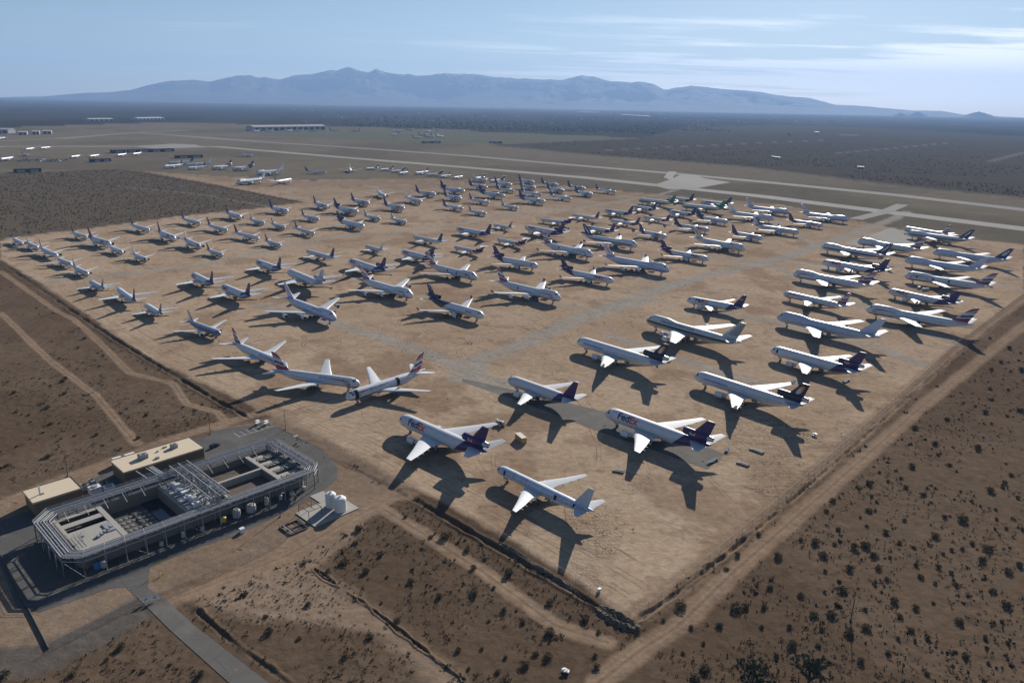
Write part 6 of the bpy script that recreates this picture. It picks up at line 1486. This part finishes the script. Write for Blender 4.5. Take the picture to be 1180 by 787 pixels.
# spoil heap in the front corner ditch
def heap(x, y, rx, ry, h, rot, seed, lab, mat):
    n = 40; vs = []; fs = []
    for j in range(n):
        for i in range(n):
            a, b = (i / (n - 1) * 2 - 1), (j / (n - 1) * 2 - 1); e = max(0, 1 - (a * a + b * b)); zz_ = h * e ** .8 * (.5 + 1.1 * abs(mnoise.noise((a * 3, b * 3, seed)))) + .35 * e * mnoise.noise((a * 11, b * 11, seed)) - .25 * (e <= 0) - .08
            px, py = a * rx, b * ry; vs.append((x + px * math.cos(rot) - py * math.sin(rot), y + px * math.sin(rot) + py * math.cos(rot), zz_))
    zb = ground_z(np.array([v[0] for v in vs]), np.array([v[1] for v in vs])); vs = [(v[0], v[1], v[2] + float(q)) for v, q in zip(vs, zb)]
    m = MB(); m.add(vs, [(j * n + i, j * n + i + 1, (j + 1) * n + i + 1, (j + 1) * n + i) for j in range(n - 1) for i in range(n - 1)])
    props(m.build('rubble_heap', mat), lab, 'rubble heap', None)
rub = Mat('rubble', .95).base((.15, .12, .09)); rub.mix(rub.voro(1.1, rnd=1).ramp(.3, .6), (.07, .055, .04)); rub.mix(rub.noise(1.4, 5).ramp(.55, .7) * .6, (.30, .24, .18)); rub.bump(rub.noise(1.5, 6), 1, .4); rub = rub.done()
for i, (x, y, rx, ry, h, rot, lab) in enumerate(HEAPS): heap(x, y, rx, ry, h, rot, i * 7.3, lab, rub)
# Joshua trees
def joshua(name, x, y, h, spread, seed, label):
    rg = random.Random(seed); r = empty(name, (x, y, float(ground_z(x, y)))); props(r, label, 'tree', 'joshua trees at the bottom edge'); m = MB(); tips = []
    def grow(p, d, ln, rad, dep):
        q = p + d * ln; m.tube(p, q, rad, 7, rad * .82)
        if dep == 0: tips.append((q, d)); return
        for k in range(rg.choice((2, 2, 3))):
            a = Vector((rg.gauss(0, 1), rg.gauss(0, 1), rg.gauss(.25, .5))).normalized(); nd = (d * .75 + a * .85).normalized()
            if nd.z < -.1: nd.z = abs(nd.z)
            grow(q, nd, ln * rg.uniform(.62, .88), rad * .80, dep - 1)
    p = Vector((0, 0, -.2)); grow(p, Vector((0, 0, 1)), h * .24, .40, 0); tips.clear(); top = Vector((0, 0, h * .24 - .2))
    for k in range(6):
        a = k * 1.05 + rg.uniform(-.2, .2); grow(top, Vector((math.cos(a) * spread, math.sin(a) * spread, .75)).normalized(), h * .20, .27, 4)
    m.build('trunk', paint('joshua_bark', (.055, .043, .032), .95), r)
    V = []; F = []
    for (q, d) in tips:
        for k in range(60):
            a = Vector((rg.gauss(0, 1), rg.gauss(0, 1), rg.gauss(0, 1))).normalized(); a = (a + d * .55).normalized(); c = q - d * rg.uniform(0, .45); s1 = a.orthogonal().normalized() * .06; e = c + a * rg.uniform(.34, .58); b = len(V)
            V += [c - s1, c + s1, e]; F.append((b, b + 1, b + 2))
    lf = Mat('joshua_leaves', .6).base((.055, .065, .032)); lf.mix(lf.noise(1.2, 3).ramp(.4, .6), (.10, .10, .05))
    np_mesh('crown', np.array([tuple(v) for v in V]), np.array(F), lf.done(), r)
joshua('joshua_tree', 61.0, 153.0, 11.0, 1.0, 3, 'broad many-armed joshua tree at the bottom edge')
joshua('joshua_tree', 75.8, 154.5, 11.5, .6, 8, 'narrower joshua tree right of the broad one')
def bare_tree(x, y, h, lab):
    rg = random.Random(int(x)); r = empty('small_tree', (x, y, float(ground_z(x, y)))); props(r, lab, 'tree'); m = MB()
    def grow(p, d, ln, rad, dep):
        q = p + d * ln; m.tube(p, q, rad, 5, rad * .7)
        if dep:
            for k in range(3): grow(q, (d + Vector((rg.gauss(0, .5), rg.gauss(0, .5), rg.gauss(.1, .3)))).normalized(), ln * .72, rad * .65, dep - 1)
    grow(Vector((0, 0, -.1)), Vector((0, 0, 1)), h * .3, .16, 4); m.build('trunk', bark, r)
    V, F = leaf_ball(160, h * .45, h * .6, .12, 5); V[:, 2] += h * .4; np_mesh('crown', V, F, leaf, r)
bare_tree(BT[0], BT[1], 6.0, 'lone small tree in the desert left of the lot')

# ================================================================ FAR AIRPORT BUILDINGS
fb = paint('far_metal_wall', (.36, .38, .42), .6, scale=.02, spec=.03); fr_ = paint('far_metal_roof', (.46, .42, .39), .6, scale=.02, spec=.03); fd = paint('far_dark_wall', (.05, .05, .055), .8, scale=.02, spec=.03); fw = paint('far_white_roof', (.42, .42, .43), .6, scale=.02, spec=.03)
def hangar(x0, y0, x1, y1, wd, h, wall, roof, label, name='hangar', kind='gable', doors=0):
    a = Vector((x0, y0)); b = Vector((x1, y1)); L_ = (b - a).length; r = empty(name, ((x0 + x1) / 2, (y0 + y1) / 2, .2), math.atan2(y1 - y0, x1 - x0)); props(r, label, 'building')
    m = MB(); m.box((0, 0, h / 2), (L_, wd, h)); m.build('wall', wall, r)
    m = MB(); e = 1.0; rh = wd * .10 if kind == 'gable' else .6
    m.add([(-L_ / 2 - e, -wd / 2 - e, h + .02), (L_ / 2 + e, -wd / 2 - e, h + .02), (L_ / 2 + e, wd / 2 + e, h + .02), (-L_ / 2 - e, wd / 2 + e, h + .02), (-L_ / 2 - e, 0, h + rh), (L_ / 2 + e, 0, h + rh)], [(0, 1, 5, 4), (2, 3, 4, 5), (0, 4, 3), (1, 2, 5)])
    m.build('roof', roof, r)
    k = doors or max(2, int(L_ / 28)); 
    for i in range(min(k, 12)): m = MB(); m.box((-L_ / 2 + L_ * (i + .5) / min(k, 12), -wd / 2 - .06, h * .38), (L_ / min(k, 12) * .6, .1, h * .74)); m.build('door', fd if wall is not fd else steel, r)
for hh in HANG: hangar(*[globals()[v] if isinstance(v, str) and v in ('fb', 'fr_', 'fd', 'fw') else v for v in hh])
hp = None; rgh = random.Random(4)
for i, (x, y) in enumerate(HOUSES):
    if hp is None:
        hp = empty('house'); m = MB(); m.box((0, 0, 2), (18, 11, 4)); m.build('wall', paint('house_wall', (.22, .21, .20), .9, spec=.03), hp); m = MB(); m.add([(-9.6, -6, 4.01), (9.6, -6, 4.01), (9.6, 6, 4.01), (-9.6, 6, 4.01), (-9.6, 0, 6.6), (9.6, 0, 6.6)], [(0, 1, 5, 4), (2, 3, 4, 5), (0, 4, 3), (1, 2, 5)]); m.build('roof', paint('house_roof', (.20, .18, .17), .9, spec=.03), hp); o = hp
    else: o = copy_tree(hp)
    s_ = rgh.uniform(.8, 1.8); o.location = (x, y, .2); o.rotation_euler = (0, 0, rgh.choice((0, 1.57, .8))); o.scale = (s_ * rgh.uniform(1, 2), s_, s_ * .9); props(o, 'tiny pale far-off house among the trees below the mountains', 'house', 'houses of the far town')
# cars / ground gear at far left
gp = None
for i, (x, y) in enumerate(GEAR):
    if gp is None:
        gp = empty('ground_vehicle'); m = MB(); m.box((0, 0, 1.3), (9, 2.6, 1.6)); m.build('body', steel, gp); m = MB(); m.box((3.2, 0, 2.7), (2.2, 2.4, 1.2)); m.build('cab', m_glass, gp); m = MB(); [wheel(m, (a, b, .5), .5, .4) for a in (-3, 3) for b in (-1.1, 1.1)]; m.build('wheels', [m_tyre, m_strut], gp); o = gp
    else: o = copy_tree(gp)
    o.location = (x, y, .1); o.rotation_euler = (0, 0, rgh.uniform(0, 3)); props(o, 'small dark ground vehicle in the far-off crowded row at left', 'vehicle', 'ground vehicles at the far left')
# town trees: a band of far foliage nobody could count
tf = Mat('town_foliage', .9, spec=.1).base((.038, .046, .030)); tf.mix(tf.noise(.01, 4).ramp(.4, .6), (.06, .064, .045)); tf = tf.done()
rg = np.random.RandomState(2); N = 3800
phi = rg.uniform(.0125, .034, N); az = rg.uniform(-.22, .34, N); r = 138.5 / np.tan(phi); x, y = r * np.sin(az), r * np.cos(az)
keep = (fbm(x, y * .5, 500, 4, 90) > .47) & (poly_sd(x, y, FIELD) > 30) & (poly_sd(x, y, OLIVE) > 60); x, y = x[keep], y[keep]; n = len(x)
Vt, Ft = leaf_ball(34, 1, 1.3, .42, 3); s_ = rg.uniform(2.4, 4.6, n); V = Vt[None] * s_[:, None, None]; V[:, :, 0] *= rg.uniform(1, 1.8, n)[:, None]; V[:, :, 0] += x[:, None]; V[:, :, 1] += y[:, None]
F = (Ft[None] + (np.arange(n) * len(Vt))[:, None, None]).reshape(-1, 4); props(np_mesh('far_town_trees', V.reshape(-1, 3), F, tf), kind='stuff')
N = 15000; phi = rg.uniform(.030, .105, N); az = rg.uniform(-.05, .75, N); r = 138.5 / np.tan(phi); x, y = r * np.sin(az), r * np.cos(az)
keep = (poly_sd(x, y, SCRUBE) < -25) & (fbm(x, y, 200, 4, 91) > .40); x, y = x[keep], y[keep]; n = len(x); Vt, Ft = leaf_ball(16, 1, 1.2, .5, 8); s_ = rg.uniform(.8, 1.9, n)
V = Vt[None] * s_[:, None, None]; V[:, :, 0] += x[:, None]; V[:, :, 1] += y[:, None]; F = (Ft[None] + (np.arange(n) * len(Vt))[:, None, None]).reshape(-1, 4); props(np_mesh('far_desert_brush', V.reshape(-1, 3), F, leaf), kind='stuff')
N = 16000; x = rg.uniform(-900, -100, N); y = rg.uniform(650, 1550, N); keep = (poly_sd(x, y, SCRUBW) < -6); x, y = x[keep], y[keep]; n = len(x); Vt, Ft = leaf_ball(16, 1, 1.1, .5, 9); s_ = rg.uniform(.4, 1.05, n)
V = Vt[None] * s_[:, None, None]; V[:, :, 0] += x[:, None]; V[:, :, 1] += y[:, None]; F = (Ft[None] + (np.arange(n) * len(Vt))[:, None, None]).reshape(-1, 4); props(np_mesh('scrub_brush', V.reshape(-1, 3), F, dry), kind='stuff')
# ================================================================ WORLD, LIGHT, CAMERA
SUN_AZ = R_(90 - 68.3); SUN_EL = R_(22.8)       # azimuth from +Y towards +X
def setup():
    w = bpy.data.worlds.new('World'); scene.world = w; w.use_nodes = True
    nt = w.node_tree; bg = nt.nodes['Background']
    sky = nt.nodes.new('ShaderNodeTexSky'); sky.sky_type = 'NISHITA'; sky.sun_disc = False
    sky.sun_elevation = SUN_EL; sky.sun_rotation = SUN_AZ; sky.air_density = 1.0; sky.dust_density = 0.5; sky.ozone_density = 1.7; sky.altitude = 1800
    bg.inputs['Strength'].default_value = SKY_STRENGTH
    # thin high clouds
    tc = nt.nodes.new('ShaderNodeTexCoord'); sp = nt.nodes.new('ShaderNodeSeparateXYZ'); nt.links.new(tc.outputs['Generated'], sp.inputs[0])
    x, y, z = (X(nt, sp.outputs[i]) for i in range(3))
    zz = z.max(0.004) + 0.03
    u = x._m('DIVIDE', zz); v = y._m('DIVIDE', zz)
    cb = nt.nodes.new('ShaderNodeCombineXYZ'); nt.links.new((u * 0.16 + v * 0.03).s, cb.inputs[0]); nt.links.new((v * 0.42 - u * 0.05).s, cb.inputs[1])
    def nz(scale, det, rg, dist=0.0, off=0.0):
        n = nt.nodes.new('ShaderNodeTexNoise'); nt.links.new(cb.outputs[0], n.inputs['Vector']); n.inputs['Scale'].default_value = scale; n.inputs['Detail'].default_value = det
        n.inputs['Roughness'].default_value = rg; n.inputs['Distortion'].default_value = dist; return X(nt, n.outputs['Fac'])
    big = nz(0.22, 2, 0.5); fine = nz(1.8, 9, 0.6, 0.2)
    side = (x * 1.0).ramp(-0.15, 0.50)
    lowb = z.ramp(0.115, 0.03) 
    c = (fine + side * lowb * 0.30 + big * 0.35).ramp(0.745, 0.86) * (side * 0.85 + 0.10) * z.ramp(0.135, 0.060) * z.ramp(-0.01, 0.012)
    mix = nt.nodes.new('ShaderNodeMix'); mix.data_type = 'RGBA'
    nt.links.new((c * 0.85).clamp().s, mix.inputs[0]); nt.links.new(sky.outputs[0], mix.inputs[6]); mix.inputs[7].default_value = CLOUD
    nt.links.new(mix.outputs[2], bg.inputs['Color'])
    s = bpy.data.lights.new('sun', 'SUN'); s.energy = SUN_STRENGTH; s.angle = R_(0.53); s.color = (1.0, 0.93, 0.83)
    so = bpy.data.objects.new('sun', s); COL.objects.link(so)
    d = Vector((math.sin(SUN_AZ) * math.cos(SUN_EL), math.cos(SUN_AZ) * math.cos(SUN_EL), math.sin(SUN_EL)))
    so.rotation_euler = d.to_track_quat('Z', 'Y').to_euler()
    cam = bpy.data.cameras.new('camera'); co = bpy.data.objects.new('camera', cam); COL.objects.link(co); scene.camera = co
    f = 869.155; cam.sensor_width = 36; cam.lens = f / 1180 * 36; cam.clip_start = 1; cam.clip_end = 120000
    p, r = 0.306404, 0.019320
    Fv = Vector((0, math.cos(p), -math.sin(p))); Rv = Vector((1, 0, 0)); Uv = Rv.cross(Fv)
    c_, s_ = math.cos(r), math.sin(r); R2 = Rv * c_ + Uv * s_; U2 = -Rv * s_ + Uv * c_
    M4 = Matrix((( R2.x, U2.x, -Fv.x, 0), (R2.y, U2.y, -Fv.y, 0), (R2.z, U2.z, -Fv.z, 138.5), (0, 0, 0, 1)))
    co.matrix_world = M4
    # air
    hz = MB(); hz.box((0, 14000, 762), (64000, 36000, 1575))
    m = bpy.data.materials.new('hazy_air'); m.use_nodes = True; nt = m.node_tree
    nt.nodes.remove(nt.nodes['Principled BSDF'])
    pv = nt.nodes.new('ShaderNodeVolumePrincipled'); pv.inputs['Color'].default_value = HAZE_COL; pv.inputs['Density'].default_value = HAZE; pv.inputs['Anisotropy'].default_value = 0.15
    nt.links.new(pv.outputs[0], nt.nodes['Material Output'].inputs['Volume'])
    props(hz.build('haze', m), kind='stuff')
    scene.view_settings.view_transform = 'Standard'; scene.view_settings.look = 'None'; scene.view_settings.exposure = EXPOSURE; scene.view_settings.gamma = 1
    scene.cycles.max_bounces = 5; scene.cycles.diffuse_bounces = 1; scene.cycles.glossy_bounces = 2; scene.cycles.transparent_max_bounces = 12; scene.cycles.volume_bounces = 0
    scene.cycles.use_adaptive_sampling = True
SKY_STRENGTH = 0.05; SUN_STRENGTH = 5.0; EXPOSURE = 0.66; CLOUD = (24, 23.5, 23, 1)
HAZE = 4.5e-5; HAZE_COL = (0.36, 0.58, 1.0, 1)
setup()
